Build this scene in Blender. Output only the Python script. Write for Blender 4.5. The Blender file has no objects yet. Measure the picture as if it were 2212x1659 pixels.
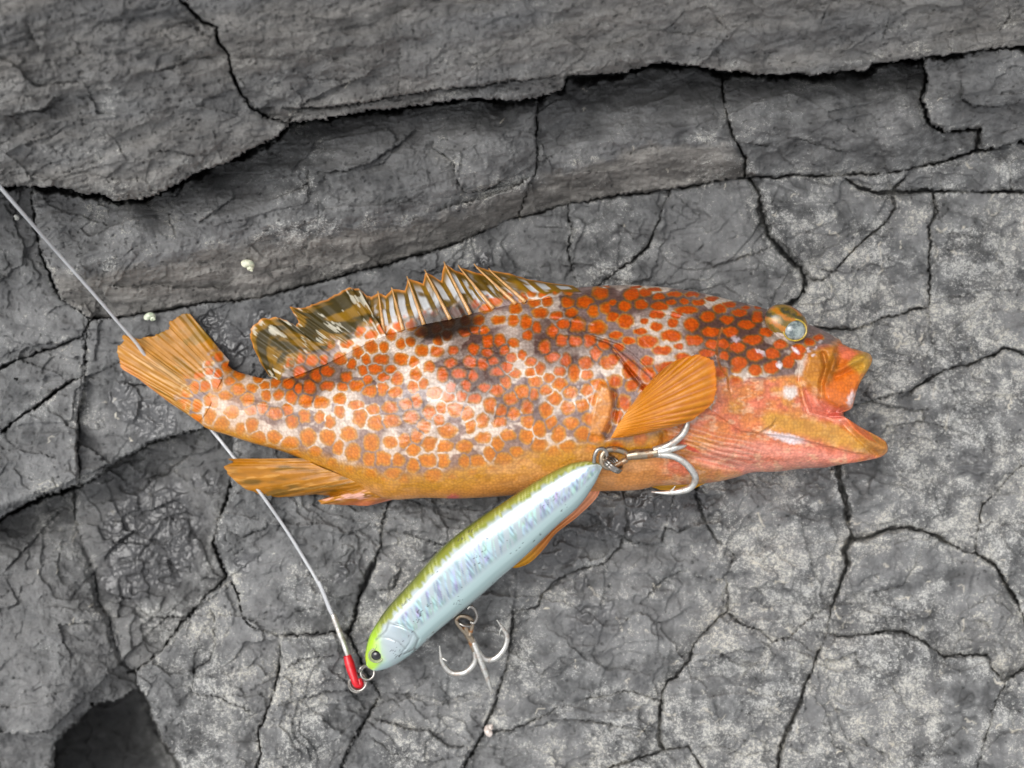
import bpy, math, random
import numpy as np
from mathutils import Vector
random.seed(7)
rng = np.random.default_rng(11)

# ------------------------------------------------------------------ camera, sky, sun, exposure
W, HGT = 2212.0, 1659.0          # drawing units of the survey sketch (1 unit = S metres on the rock shelf)
S = 0.38 / W                     # the view spans 0.38 m of rock
CAMZ = 0.40                      # lens height above the shelf
scene = bpy.context.scene
COL = scene.collection
cam = bpy.data.cameras.new("camera"); camo = bpy.data.objects.new("camera", cam)
COL.objects.link(camo); scene.camera = camo
camo.location = (0, 0, CAMZ)
cam.sensor_width = 36.0; cam.lens = 18.0 * CAMZ / 0.19
cam.clip_start = 0.01; cam.clip_end = 200
cam.dof.use_dof = True; cam.dof.focus_distance = 0.375; cam.dof.aperture_fstop = 7.0

SUN_EL, SUN_AZ = 62.0, 300.0     # high veiled sun
world = bpy.data.worlds.new("World"); scene.world = world; world.use_nodes = True
wn = world.node_tree; wn.nodes.clear()
wo = wn.nodes.new("ShaderNodeOutputWorld"); bg = wn.nodes.new("ShaderNodeBackground")
sky = wn.nodes.new("ShaderNodeTexSky"); sky.sky_type = 'NISHITA'; sky.sun_disc = False
sky.sun_elevation = math.radians(SUN_EL); sky.sun_rotation = math.radians(SUN_AZ)
sky.air_density = 1.0; sky.dust_density = 3.0
hs = wn.nodes.new("ShaderNodeHueSaturation"); hs.inputs["Saturation"].default_value = 0.12   # grey cloud cover
wn.links.new(sky.outputs[0], hs.inputs["Color"]); wn.links.new(hs.outputs[0], bg.inputs[0])
bg.inputs[1].default_value = 0.15
wn.links.new(bg.outputs[0], wo.inputs[0])
sun = bpy.data.lights.new("sun", 'SUN'); sun.energy = 1.05; sun.angle = math.radians(50); sun.color = (1.0, 0.97, 0.93)
suno = bpy.data.objects.new("sun", sun); COL.objects.link(suno)
az = math.radians(SUN_AZ); el = math.radians(SUN_EL)
sdir = Vector((math.sin(az) * math.cos(el), math.cos(az) * math.cos(el), math.sin(el)))
suno.rotation_euler = sdir.to_track_quat('Z', 'Y').to_euler(); suno.location = (0, 0, 3)
vs = scene.view_settings
vs.view_transform = 'Standard'; vs.look = 'None'; vs.gamma = 1.0; vs.use_curve_mapping = False
vs.exposure = 0.64

# ------------------------------------------------------------------ helpers
def P(u, v, z):
    """sketch units + height (mm) -> world metres"""
    z = np.asarray(z, dtype=np.float64) * 1e-3
    k = S * (CAMZ - z) / CAMZ
    return (np.asarray(u) - W / 2) * k, (HGT / 2 - np.asarray(v)) * k, z
def P3(u, v, z): return np.stack(np.broadcast_arrays(*P(u, v, z)), -1)
def Z1(x, y): return (219.4 + .3307 * x, 548.6 + .3307 * y)
def Z2(x, y): return (768.0 + .3307 * x, 548.6 + .3307 * y)
def Z3(x, y): return (1316.6 + .3307 * x, 548.6 + .3307 * y)
def Z4(x, y): return (713.2 + .3637 * x, 932.6 + .3637 * y)
def Z5(x, y): return (1206.9 + .1736 * x, 877.8 + .1736 * y)
def Q1(x, y): return (.5 * x, .5 * y)
def Q2(x, y): return (1106 + .5 * x, .5 * y)
def Q3(x, y): return (.5 * x, 829.5 + .5 * y)
def Q4(x, y): return (1106 + .5 * x, 829.5 + .5 * y)
def mp(f, pts): return [f(*p) for p in pts]
def lin(c):
    c = np.asarray(c, dtype=np.float64) / 255.0
    return np.where(c <= .04045, c / 12.92, ((c + .055) / 1.055) ** 2.4)
def hash2(ix, iy, seed):
    h = (ix.astype(np.int64) * 374761393 + iy.astype(np.int64) * 668265263 + seed * 1442695041) & 0xFFFFFFFF
    h = ((h ^ (h >> 13)) * 1274126177) & 0xFFFFFFFF
    h = (h ^ (h >> 16)) & 0xFFFFFF
    return h.astype(np.float32) / float(0xFFFFFF) * 2 - 1
def vnoise(x, y, seed=0):
    xi = np.floor(x); yi = np.floor(y); fx = (x - xi).astype(np.float32); fy = (y - yi).astype(np.float32)
    fx = fx * fx * fx * (fx * (fx * 6 - 15) + 10); fy = fy * fy * fy * (fy * (fy * 6 - 15) + 10)
    a = hash2(xi, yi, seed); b = hash2(xi + 1, yi, seed); c = hash2(xi, yi + 1, seed); d = hash2(xi + 1, yi + 1, seed)
    return (a + (b - a) * fx) * (1 - fy) + (c + (d - c) * fx) * fy
def fbm(x, y, seed=0, octv=4, gain=.5):
    t = 0; amp = 1.0; n = 0.0
    for i in range(octv):
        t = t + amp * vnoise(x * 2 ** i + 17.3 * i, y * 2 ** i - 9.1 * i, seed + i * 31); n += amp; amp *= gain
    return t / n
def sstep(a, b, x):
    t = np.clip((x - a) / (b - a), 0, 1); return t * t * (3 - 2 * t)
def polydist(pts, U, V):
    """unsigned distance to an open polyline, and the side (+1 = below when drawn left to right)"""
    best = np.full(U.shape, 1e9); side = np.ones(U.shape)
    for (x0, y0), (x1, y1) in zip(pts[:-1], pts[1:]):
        dx, dy = x1 - x0, y1 - y0; L = dx * dx + dy * dy + 1e-9
        t = np.clip(((U - x0) * dx + (V - y0) * dy) / L, 0, 1)
        ex = U - (x0 + t * dx); ey = V - (y0 + t * dy); d = ex * ex + ey * ey
        m = d < best
        best = np.where(m, d, best); side = np.where(m, np.sign(dx * (V - y0) - dy * (U - x0)), side)
    return np.sqrt(best), side
def polyin(pts, U, V):
    ins = np.zeros(U.shape, bool); n = len(pts)
    for i in range(n):
        x0, y0 = pts[i]; x1, y1 = pts[(i + 1) % n]
        if y0 == y1: continue
        c = ((y0 > V) != (y1 > V)) & (U < (x1 - x0) * (V - y0) / (y1 - y0) + x0)
        ins ^= c
    return ins
def pmask(pts, U, V, soft=6.0):
    d, _ = polydist(list(pts) + [pts[0]], U, V)
    sd = np.where(polyin(pts, U, V), d, -d)
    return sstep(-soft, soft, sd)
def emask(c, rx, ry, ang, U, V, soft=.25):
    a = math.radians(ang); du = U - c[0]; dv = V - c[1]
    x = (du * math.cos(a) + dv * math.sin(a)) / rx; y = (-du * math.sin(a) + dv * math.cos(a)) / ry
    return 1 - sstep(1 - soft, 1 + soft, np.sqrt(x * x + y * y))
def lerpc(A, B, m): return A * (1 - m[..., None]) + np.asarray(B) * m[..., None]
def catmull(pts, n):
    """smooth resampling of a point list (any dimension) by arc length"""
    p = np.asarray(pts, float); p = np.vstack([2 * p[0] - p[1], p, 2 * p[-1] - p[-2]])
    out = []
    for i in range(1, len(p) - 2):
        t = np.linspace(0, 1, 16, endpoint=False)[:, None]
        a, b, c, d = p[i - 1], p[i], p[i + 1], p[i + 2]
        out.append(.5 * (2 * b + (c - a) * t + (2 * a - 5 * b + 4 * c - d) * t * t + (3 * b - a - 3 * c + d) * t ** 3))
    out = np.vstack(out + [p[-2][None]])
    L = np.r_[0, np.cumsum(np.linalg.norm(np.diff(out, axis=0), axis=1))]
    q = np.linspace(0, L[-1], n)
    return np.stack([np.interp(q, L, out[:, k]) for k in range(out.shape[1])], -1)
def interp_rows(rows, n, smooth=True):
    rows = np.asarray(rows, float)
    if smooth: return catmull(rows, n)
    q = np.linspace(0, len(rows) - 1, n)
    return np.stack([np.interp(q, np.arange(len(rows)), rows[:, k]) for k in range(rows.shape[1])], -1)

def mesh_obj(name, verts, faces, mat, parent=None, attrs=None, smooth=True):
    """faces: (n,4) or (n,3) int array or list; attrs: dict of name -> (nv,) floats or (nv,3) colours"""
    me = bpy.data.meshes.new(name)
    verts = np.asarray(verts, np.float32).reshape(-1, 3)
    if isinstance(faces, np.ndarray):
        nf, k = faces.shape
        me.vertices.add(len(verts)); me.vertices.foreach_set("co", verts.ravel())
        me.loops.add(nf * k); me.loops.foreach_set("vertex_index", faces.astype(np.int32).ravel())
        me.polygons.add(nf); me.polygons.foreach_set("loop_start", np.arange(0, nf * k, k, dtype=np.int32))
        me.update(calc_edges=True)
    else:
        me.from_pydata(verts.tolist(), [], faces)
    me.polygons.foreach_set("use_smooth", np.full(len(me.polygons), smooth, bool))
    if attrs:
        for an, av in attrs.items():
            av = np.asarray(av, np.float32)
            if av.ndim == 2:
                at = me.attributes.new(an, 'FLOAT_COLOR', 'POINT')
                at.data.foreach_set("color", np.c_[av, np.ones(len(av), np.float32)].ravel())
            else:
                at = me.attributes.new(an, 'FLOAT', 'POINT'); at.data.foreach_set("value", av.ravel())
    me.materials.append(mat); me.validate()
    o = bpy.data.objects.new(name, me); COL.objects.link(o)
    if parent is not None: o.parent = parent
    return o
def empty(name, loc=(0, 0, 0)):
    o = bpy.data.objects.new(name, None); COL.objects.link(o); o.location = loc; o.empty_display_size = .01
    return o
def tag(o, label=None, cat=None, group=None, kind=None):
    if label: o["label"] = label
    if cat: o["category"] = cat
    if group: o["group"] = group
    if kind: o["kind"] = kind
    return o
def reparent(o, parent):
    o.parent = parent; o.matrix_parent_inverse = parent.matrix_basis.inverted() if parent else o.matrix_parent_inverse
def gridfaces(nr, nc, flip=False):
    i = np.arange(nr - 1)[:, None] * nc + np.arange(nc - 1)[None]
    f = np.stack([i, i + 1, i + nc + 1, i + nc], -1).reshape(-1, 4)
    return f[:, ::-1] if flip else f
def solid_sheet(name, top, bot, mat, parent, attrs_fn=None, flip=False):
    """closed sheet from two (nr,nc,3) grids; attrs_fn -> dict of grid arrays"""
    nr, nc, _ = top.shape; n = nr * nc
    v = np.vstack([top.reshape(-1, 3), bot.reshape(-1, 3)])
    f = [gridfaces(nr, nc, flip), gridfaces(nr, nc, not flip) + n]
    ring = np.r_[np.arange(nc), np.arange(1, nr) * nc + nc - 1, (nr - 1) * nc + np.arange(nc - 2, -1, -1), np.arange(nr - 2, 0, -1) * nc]
    r2 = np.roll(ring, -1); w = np.stack([ring, ring + n, r2 + n, r2], -1)
    f.append(w[:, ::-1] if flip else w)
    at = None
    if attrs_fn:
        at = {}
        for k, a in attrs_fn.items():
            a = np.asarray(a); a = a.reshape(n, 3) if a.ndim == 3 else a.reshape(n)
            at[k] = np.concatenate([a, a])
    return mesh_obj(name, v, np.vstack(f), mat, parent, at)
def tube_arrays(pts, rad, ns=10, caps=True):
    p = np.asarray(pts, float); n = len(p); rad = np.broadcast_to(np.asarray(rad, float), (n,))
    t = np.gradient(p, axis=0); t /= np.linalg.norm(t, axis=1)[:, None] + 1e-12
    ref = np.array([0, 0, 1.0]) if abs(t[0, 2]) < .9 else np.array([1.0, 0, 0])
    nrm = np.cross(t[0], ref); nrm /= np.linalg.norm(nrm); V = []
    ang = np.linspace(0, 2 * np.pi, ns, endpoint=False)
    for i in range(n):
        nrm = nrm - t[i] * nrm.dot(t[i]); nrm /= np.linalg.norm(nrm) + 1e-12; b = np.cross(t[i], nrm)
        V.append(p[i] + rad[i] * (np.cos(ang)[:, None] * nrm + np.sin(ang)[:, None] * b))
    V = np.vstack(V); F = []
    for i in range(n - 1):
        for j in range(ns):
            k = (j + 1) % ns; F.append((i * ns + j, i * ns + k, (i + 1) * ns + k, (i + 1) * ns + j))
    if caps:
        F.append(tuple(range(ns - 1, -1, -1))); F.append(tuple((n - 1) * ns + j for j in range(ns)))
    return V, F
def join(parts):
    V = []; F = []; o = 0
    for v, f in parts:
        V.append(v); F += [tuple(i + o for i in q) for q in f]; o += len(v)
    return np.vstack(V), F
def torus_arrays(c, R, r, nrm, squash=1.0, n=40, ns=10, up=None, turns=1.0, lift=0.0):
    nrm = np.asarray(nrm, float); nrm /= np.linalg.norm(nrm)
    a = np.cross(nrm, [0.31, .9, .2] if up is None else up); a /= np.linalg.norm(a); b = np.cross(nrm, a)
    th = np.linspace(0, 2 * np.pi * turns, int(n * turns) + 1)
    p = np.asarray(c) + R * (np.cos(th)[:, None] * a + squash * np.sin(th)[:, None] * b) + nrm * (np.linspace(-lift, lift, len(th)))[:, None]
    return tube_arrays(p, r, ns, caps=True)

# ------------------------------------------------------------------ material helpers
class NT:
    def __init__(s, name):
        s.m = bpy.data.materials.new(name); s.m.use_nodes = True; s.t = s.m.node_tree; s.t.nodes.clear()
        s.out = s.n("ShaderNodeOutputMaterial"); s.b = s.n("ShaderNodeBsdfPrincipled"); s.l(s.b.outputs[0], s.out.inputs[0])
    def n(s, t, **kw):
        x = s.t.nodes.new(t)
        for k, v in kw.items(): setattr(x, k, v)
        return x
    def l(s, a, b): s.t.links.new(a, b)
    def coord(s):
        if not hasattr(s, "_c"): s._c = s.n("ShaderNodeTexCoord").outputs["Object"]
        return s._c
    def noise(s, scale, detail=4, rough=.55, vec=None, dist=0):
        x = s.n("ShaderNodeTexNoise"); x.inputs["Scale"].default_value = scale; x.inputs["Detail"].default_value = detail
        x.inputs["Roughness"].default_value = rough; x.inputs["Distortion"].default_value = dist
        s.l(vec or s.coord(), x.inputs["Vector"]); return x.outputs["Fac"]
    def voro(s, scale, feature='F1', vec=None, rnd=1):
        x = s.n("ShaderNodeTexVoronoi", feature=feature); x.inputs["Scale"].default_value = scale
        x.inputs["Randomness"].default_value = rnd; s.l(vec or s.coord(), x.inputs["Vector"]); return x.outputs["Distance"]
    def attr(s, name, fac=False):
        x = s.n("ShaderNodeAttribute", attribute_name=name); return x.outputs["Fac" if fac else "Color"]
    def math(s, op, a, b=None, clamp=False):
        x = s.n("ShaderNodeMath", operation=op, use_clamp=clamp)
        for i, q in enumerate((a, b)):
            if q is None: continue
            if isinstance(q, (int, float)): x.inputs[i].default_value = q
            else: s.l(q, x.inputs[i])
        return x.outputs[0]
    def ramp(s, f, lo, hi, a=0.0, b=1.0):
        x = s.n("ShaderNodeMapRange", interpolation_type='SMOOTHSTEP')
        for i, q in zip(("From Min", "From Max", "To Min", "To Max"), (lo, hi, a, b)): x.inputs[i].default_value = q
        s.l(f, x.inputs["Value"]); return x.outputs[0]
    def mix(s, f, a, b, mode='MIX'):
        x = s.n("ShaderNodeMix", data_type='RGBA', blend_type=mode)
        for i, q in ((0, f), (6, a), (7, b)):
            if isinstance(q, (int, float)): x.inputs[i].default_value = q
            elif isinstance(q, (tuple, list)): x.inputs[i].default_value = (*q[:3], 1)
            else: s.l(q, x.inputs[i])
        return x.outputs[2]
    def bump(s, h, strength=.4, dist=.0005, normal=None):
        x = s.n("ShaderNodeBump"); x.inputs["Strength"].default_value = strength; x.inputs["Distance"].default_value = dist
        s.l(h, x.inputs["Height"])
        if normal is not None: s.l(normal, x.inputs["Normal"])
        return x.outputs[0]
    def mapping(s, scale=(1, 1, 1), rot=(0, 0, 0)):
        x = s.n("ShaderNodeMapping"); x.inputs["Scale"].default_value = scale; x.inputs["Rotation"].default_value = rot
        s.l(s.coord(), x.inputs["Vector"]); return x.outputs[0]
    def set(s, **kw):
        for k, v in kw.items():
            k = k.replace("_", " ")
            if isinstance(v, (int, float)): s.b.inputs[k].default_value = v
            elif isinstance(v, (tuple, list)): s.b.inputs[k].default_value = (*v[:3], 1)
            else: s.l(v, s.b.inputs[k])
        return s

def rock_material():
    m = NT("dark_shore_rock")
    lich = m.attr("lichen", True); wet = m.attr("wet", True); brown = m.attr("brown", True); worm = m.attr("worm", True)
    n_big = m.noise(28, 3, .6); n_mid = m.noise(130, 3, .65); n_fine = m.noise(1700, 2, .7); n_sp = m.noise(900, 4, .9)
    strat = m.noise(60, 4, .65, m.mapping((1.0, 2.4, 2.4), (0, 0, math.radians(8))))
    c = m.mix(m.ramp(n_mid, .3, .7), lin((82, 83, 84)).tolist(), lin((144, 145, 145)).tolist())
    c = m.mix(m.math('MULTIPLY', m.ramp(n_big, .42, .62), .45), c, lin((158, 158, 158)).tolist())
    c = m.mix(m.ramp(lich, .15, .75, .45, 0.0), c, lin((88, 89, 91)).tolist())
    bc = m.mix(m.ramp(strat, .3, .7), lin((102, 99, 95)).tolist(), lin((170, 166, 160)).tolist())
    c = m.mix(brown, c, bc)
    # pale crusty speckle, thicker where the lichen attribute is high
    th = m.math('SUBTRACT', n_sp, m.math('MULTIPLY', m.math('SUBTRACT', 1.0, lich), .30))
    th = m.math('ADD', th, m.math('MULTIPLY', m.math('SUBTRACT', n_mid, .5), .50))
    spk = m.math('MULTIPLY', m.ramp(th, .47, .60), m.ramp(n_fine, .38, .50, .12, 1.0))
    c = m.mix(m.math('MULTIPLY', spk, .85), c, m.mix(m.ramp(n_big, .4, .65), lin((214, 213, 208)).tolist(), lin((222, 218, 206)).tolist()))
    # pits
    pit = m.ramp(m.voro(260), .10, .24); pit2 = None
    pits = m.math('MAXIMUM', pit, m.ramp(n_mid, .40, .52))
    c = m.mix(m.math('MULTIPLY', m.math('SUBTRACT', 1.0, pits), .75), c, lin((56, 56, 56)).tolist())
    c = m.mix(worm, c, lin((214, 208, 194)).tolist())
    c = m.mix(m.math('MULTIPLY', wet, .9), c, m.mix(.5, lin((46, 46, 48)).tolist(), lin((62, 62, 64)).tolist()))
    m.set(Base_Color=c)
    rough = m.ramp(wet, 0, 1, .82, .25); m.l(rough, m.b.inputs["Roughness"])
    m.l(m.ramp(wet, 0, 1, .3, .9), m.b.inputs["Specular IOR Level"])
    m.l(m.ramp(wet, .25, .6), m.b.inputs['Coat Weight']); m.b.inputs['Coat IOR'].default_value = 1.45; m.b.inputs['Coat Roughness'].default_value = .12
    m.l(m.bump(n_mid, .2, .0008), m.b.inputs['Coat Normal'])
    h = m.math('ADD', m.math('MULTIPLY', n_sp, .8), m.math('MULTIPLY', n_mid, 1.2))
    m.l(m.bump(h, .9, .0013), m.b.inputs["Normal"])
    return m.m
def skin_material(name, rough=.30, coat=.55, bump=.25, scale=1500, sss=0.06, dist=.0002, film=False):
    m = NT(name)
    n1 = m.noise(240, 5, .6); n2 = m.noise(scale, 3, .6)
    c = m.mix(m.math('MULTIPLY', m.ramp(n1, .35, .65), .16), m.attr("Col"), (.12, .07, .03), 'MULTIPLY')
    sc0 = m.voro(900, rnd=.7) if film else None
    if film: c = m.mix(m.ramp(sc0, .25, .75, 0.0, .30), c, (.30, .17, .10), 'MULTIPLY')
    m.b.inputs['Specular IOR Level'].default_value = .32
    m.set(Base_Color=c, Roughness=m.ramp(n1, .3, .7, rough - .08, rough + .12), Coat_Weight=coat, Coat_Roughness=.20)
    if film:      # a smooth film of water on part of the flank
        f = m.math('MULTIPLY', m.attr('Film', True), m.ramp(m.noise(70, 4, .6), .30, .36, .15, 1.0)); m.l(m.math('ADD', m.math('MULTIPLY', f, 1.0 - coat), coat, True), m.b.inputs['Coat Weight']); m.b.inputs['Coat IOR'].default_value = 1.5
    if sss:
        m.set(Subsurface_Weight=sss, Subsurface_Scale=.002); m.b.inputs["Subsurface Radius"].default_value = (1, .45, .25)
    sc = m.voro(900, rnd=.7)
    h = m.math('ADD', m.math('MULTIPLY', n2, .4), m.math('MULTIPLY', sc, -1.1))
    h = m.math('ADD', h, m.math('MULTIPLY', n1, 1.3))
    m.l(m.bump(h, bump, dist), m.b.inputs["Normal"]); m.l(m.bump(n1, .5, .00035), m.b.inputs["Coat Normal"])
    return m.m
def metal_material(name, col, rust=0.0, rough=.28):
    m = NT(name); n = m.noise(420, 5, .65); n2 = m.noise(1400, 4, .6)
    c = m.mix(m.ramp(n, .35, .65), lin(col).tolist(), (lin(col) * .72).tolist())
    r = m.math('MULTIPLY', m.ramp(n, .50, .62), rust)
    c = m.mix(r, c, m.mix(n2, lin((104, 62, 30)).tolist(), lin((168, 112, 58)).tolist()))
    m.set(Base_Color=c, Metallic=m.math('SUBTRACT', 1.0, m.math('MULTIPLY', r, .8)), Roughness=m.ramp(n, .3, .7, rough, rough + .25))
    m.l(m.bump(n2, .25, .0001), m.b.inputs["Normal"]); return m.m
def simple_material(name, col, rough=.4, var=.25, scale=500, coat=0, trans=0, bump=.2):
    m = NT(name); n = m.noise(scale, 4, .6)
    m.set(Base_Color=m.mix(m.ramp(n, .3, .7), (lin(col) * (1 - var)).tolist(), lin(col).tolist()), Roughness=rough, Coat_Weight=coat, Transmission_Weight=trans)
    m.l(m.bump(n, bump, .0001), m.b.inputs["Normal"]); return m.m
def attr_material(name, rough=.25, coat=1.0):
    m = NT(name); n = m.noise(700, 4, .6)
    m.set(Base_Color=m.mix(m.math('MULTIPLY', m.ramp(n, .55, .75), .12), m.attr("Col"), (.3, .3, .3)), Roughness=rough, Coat_Weight=coat, Coat_Roughness=.03)
    return m.m
MAT = dict(rock=rock_material())

# ------------------------------------------------------------------ rock: cracks, edges and slabs
LINES = []
def crack(pts, w=3.5, d=5.0, block=True, dn=None, step=0.0, reach=45.0):
    """pts in sketch units; w half width, d / dn depth in mm below / above the line, step mm drop on its lower side"""
    pts = [tuple(map(float, q)) for q in pts]
    if block:                    # joints that leave the surveyed area run on
        for end in (0, -1):
            x, y = pts[end]
            if x < 15 or y < 15 or x > W - 15 or y > HGT - 15:
                q = pts[1] if end == 0 else pts[-2]; L_ = math.hypot(x - q[0], y - q[1]); e = (x + (x - q[0]) / L_ * 700, y + (y - q[1]) / L_ * 700)
                pts = [e] + pts if end == 0 else pts + [e]
    k_ = 1.0 if block else .5
    LINES.append(dict(p=list(pts), w=w if w > 7 else w * .95, dp=d * k_, dn=(d if dn is None else dn) * k_, block=block, step=step * (1.0 if block else 2.4), reach=reach))
# upper ledge edge (overhanging, shaded gap beneath)
EDGE_A1 = [(-400, 398), (0, 400), (60, 402), (115, 402), (150, 408), (175, 416), (210, 417), (245, 428), (300, 430), (345, 417), (400, 388), (440, 365),
           (500, 345), (545, 320), (590, 300), (615, 280), (622, 263)]
EDGE_A2 = [(622, 263), (655, 260), (710, 255), (780, 240), (865, 235), (930, 220), (1030, 210), (1106, 215), (1161, 208), (1213, 192), (1220, 166)]
EDGE_A3 = [(1220, 164), (1306, 159), (1346, 155), (1386, 142), (1431, 135), (1476, 136), (1521, 145), (1556, 155), (1606, 156), (1690, 157), (1751, 160),
           (1806, 156), (1871, 152), (1891, 137), (1956, 125), (2046, 120), (2116, 108), (2212, 97), (2700, 40)]
crack(EDGE_A1, 15, 13, dn=0.8); crack(EDGE_A2, 13, 12, dn=.8); crack(EDGE_A3, 17, 15, dn=.8)
crack([(360, -60)] + mp(Q1, [(780, 0), (870, 90), (935, 115), (945, 180), (990, 240), (1000, 310), (1040, 400), (1090, 470), (1160, 515), (1240, 530)]), 3.6, 8)
crack(mp(Q1, [(1200, 468), (1400, 460), (1560, 445), (1720, 415), (1900, 380), (2070, 370), (2212, 350)]) + mp(Q2, [(120, 335), (228, 322)]), 2.6, 4, block=False, step=2.2, reach=30)
crack(mp(Q1, [(0, 505), (120, 480), (200, 460), (230, 420), (310, 415)]), 3, 4, block=False, step=1.5)
for l in ([(1725, 180), (1728, 300), (1722, 470)], [(2070, 240), (2068, 330), (2075, 440)], [(560, 330), (700, 300), (850, 250), (980, 245)], [(1000, 245), (1150, 250), (1300, 230)],
          [(1280, 330), (1420, 345), (1540, 340)], [(640, 640), (760, 660), (900, 690)], [(100, 60), (140, 160), (200, 260)]):
    crack(mp(Q1, l), 2.0, 1.8, block=False, step=.6)
for l in ([(640, 160), (740, 50), (830, 30), (900, 60)], [(860, 40), (900, 100), (940, 130), (920, 180)], [(1320, 140), (1345, 60), (1385, 0)], [(2130, 190), (2100, 130), (2150, 70), (2140, 0)],
          [(840, 225), (880, 215), (930, 235)], [(1080, 290), (1110, 230), (1170, 200)], [(820, 300), (850, 240)], [(1590, 200), (1620, 110), (1640, 30)], [(350, 120), (420, 60)]):
    crack(mp(Q2, l), 2.3, 2.2, block=False, step=.5)
# middle ledge: foot line and the joints between its blocks
FOOT_B = [(72, 402), (70, 440), (76, 490), (95, 560), (130, 640), (190, 685), (250, 685), (325, 675), (430, 655), (550, 645), (650, 620), (750, 590), (850, 565), (925, 545), (1000, 520),
          (1106, 471), (1231, 440), (1306, 427), (1441, 407), (1521, 395), (1606, 381), (1690, 380), (1781, 380), (1906, 375), (2031, 350), (2106, 325), (2212, 305), (2700, 220)]
crack(FOOT_B, 5.0, 7, dn=2.0)
crack(mp(Q2, [(107, 415), (106, 520), (107, 620), (104, 740), (70, 800), (30, 930)]), 2.6, 3.5)
crack([(1158, 370), (1125, 400), (1050, 425), (985, 445), (930, 462)], 2.5, 2, block=False, step=1.5)
crack(mp(Q2, [(905, 315), (915, 430), (930, 520), (960, 600), (1010, 690), (1005, 762)]), 3.4, 7)
crack(mp(Q2, [(1770, 250), (1790, 340), (1772, 430), (1800, 530), (1870, 570), (1950, 560), (2020, 550), (2010, 640)]), 5, 8)
crack(mp(Q2, [(1930, 320), (1950, 380), (1945, 430), (2000, 460), (2100, 460), (2212, 440)]), 3, 4, block=False, step=1.5)
crack(mp(Q2, [(970, 610), (1040, 620), (1110, 625), (1140, 650)]), 2.5, 3, block=False, step=1.5)
crack(mp(Q2, [(1180, 590), (1300, 610), (1380, 640), (1500, 655)]), 2.5, 2.5, block=False, step=1.2)
crack(mp(Q2, [(1185, 330), (1190, 470), (1180, 560)]), 1.8, 1.2, block=False)
crack(mp(Q1, [(700, 870), (740, 960), (780, 1060)]), 2.2, 2.0, block=False, step=.8)
crack(mp(Q1, [(730, 880), (790, 920), (860, 960), (960, 890), (1010, 850), (990, 790)]), 2.2, 1.6, block=False, step=.8)
crack(mp(Q1, [(1320, 700), (1340, 750), (1330, 800), (1200, 850), (1100, 880)]), 2.2, 1.8, block=False, step=1.0)
crack(mp(Q1, [(1340, 745), (1480, 735), (1600, 700), (1720, 620), (1790, 560), (1850, 580)]), 2.4, 2.2, block=False, step=1.2)
crack(mp(Q1, [(1370, 830), (1375, 950), (1400, 990)]), 2, 1.5, block=False)
crack(mp(Q1, [(1850, 580), (1880, 640), (1960, 700), (1970, 770), (2020, 830), (2110, 810), (2212, 760)]), 2.6, 3, block=False, step=2.0)
crack(mp(Q1, [(2040, 500), (2050, 560), (2030, 630)]), 2, 2, block=False)
crack(mp(Q1, [(690, 840), (760, 850), (800, 770), (830, 740)]), 2.2, 2.5, block=False, step=1.5)
# joints of the lower shelf
crack(mp(Q2, [(250, 880), (245, 940), (262, 1010), (240, 1080), (250, 1140), (282, 1230), (300, 1330)]), 3, 4)
crack(mp(Q2, [(688, 815), (650, 900), (640, 960), (610, 1010), (590, 1060), (520, 1130), (440, 1190), (375, 1230), (330, 1300)]), 3.2, 5)
crack(mp(Q2, [(1030, 762), (1070, 850), (1080, 920), (1110, 1010), (1150, 1060), (1200, 1110), (1250, 1150), (1272, 1200)]), 9, 8, dn=4)
crack(mp(Q2, [(1272, 1200), (1340, 1210), (1420, 1150), (1460, 1090), (1530, 1030), (1620, 960), (1660, 900), (1645, 838)]), 3, 4)
crack(mp(Q2, [(1272, 1200), (1262, 1260), (1230, 1300), (1190, 1330), (1150, 1400)]), 6, 7)
crack(mp(Q2, [(1440, 775), (1500, 810), (1580, 838), (1640, 832), (1780, 825), (2000, 825), (2212, 832), (2400, 835)]), 4.2, 7)
crack(mp(Q2, [(1640, 832), (1670, 790), (1700, 755)]), 3.5, 4)
crack(mp(Q2, [(1822, 828), (1830, 900), (1800, 980), (1810, 1060), (1800, 1120), (1810, 1200), (1800, 1320)]), 4, 6)
crack(mp(Q2, [(1800, 1320), (1740, 1340), (1600, 1370), (1500, 1420), (1340, 1420), (1240, 1420), (1150, 1440)]), 3.2, 4)
crack(mp(Q2, [(1800, 1320), (1806, 1440), (1830, 1550), (1860, 1600)]), 2, 1.5)
crack(mp(Q2, [(1570, 1230), (1580, 1300), (1600, 1365)]), 2.2, 2, block=False)
crack(mp(Q2, [(1590, 1255), (1670, 1285), (1700, 1340)]), 2, 1.5, block=False)
crack(mp(Q2, [(1570, 1110), (1700, 1120), (1800, 1100)]), 2, 1.5, block=False)
crack(mp(Q2, [(1800, 1010), (1900, 1005), (2020, 1030), (2010, 1080)]), 2, 1.5, block=False, step=.6)
crack(mp(Q2, [(1820, 1280), (1950, 1280), (2020, 1260), (2212, 1250)]), 2, 1.3, block=False, step=.5)
crack(mp(Q2, [(2400, 1540), (2212, 1532), (2120, 1500), (2080, 1530), (1970, 1570), (1860, 1600), (1720, 1690)]), 4, 5)
crack(mp(Q2, [(1970, 1570), (2010, 1640), (2080, 1680)]), 3, 3, block=False)
crack(mp(Q2, [(780, 1100), (800, 1080), (850, 1030)]), 2.6, 2, block=False, step=1)
crack(mp(Q2, [(800, 1110), (870, 1150), (960, 1120), (1050, 1090), (1150, 1050)]), 2.2, 2, block=False, step=1)
crack(mp(Q2, [(1340, 1450), (1480, 1440), (1600, 1380)]), 2.2, 1.5, block=False)
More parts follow.
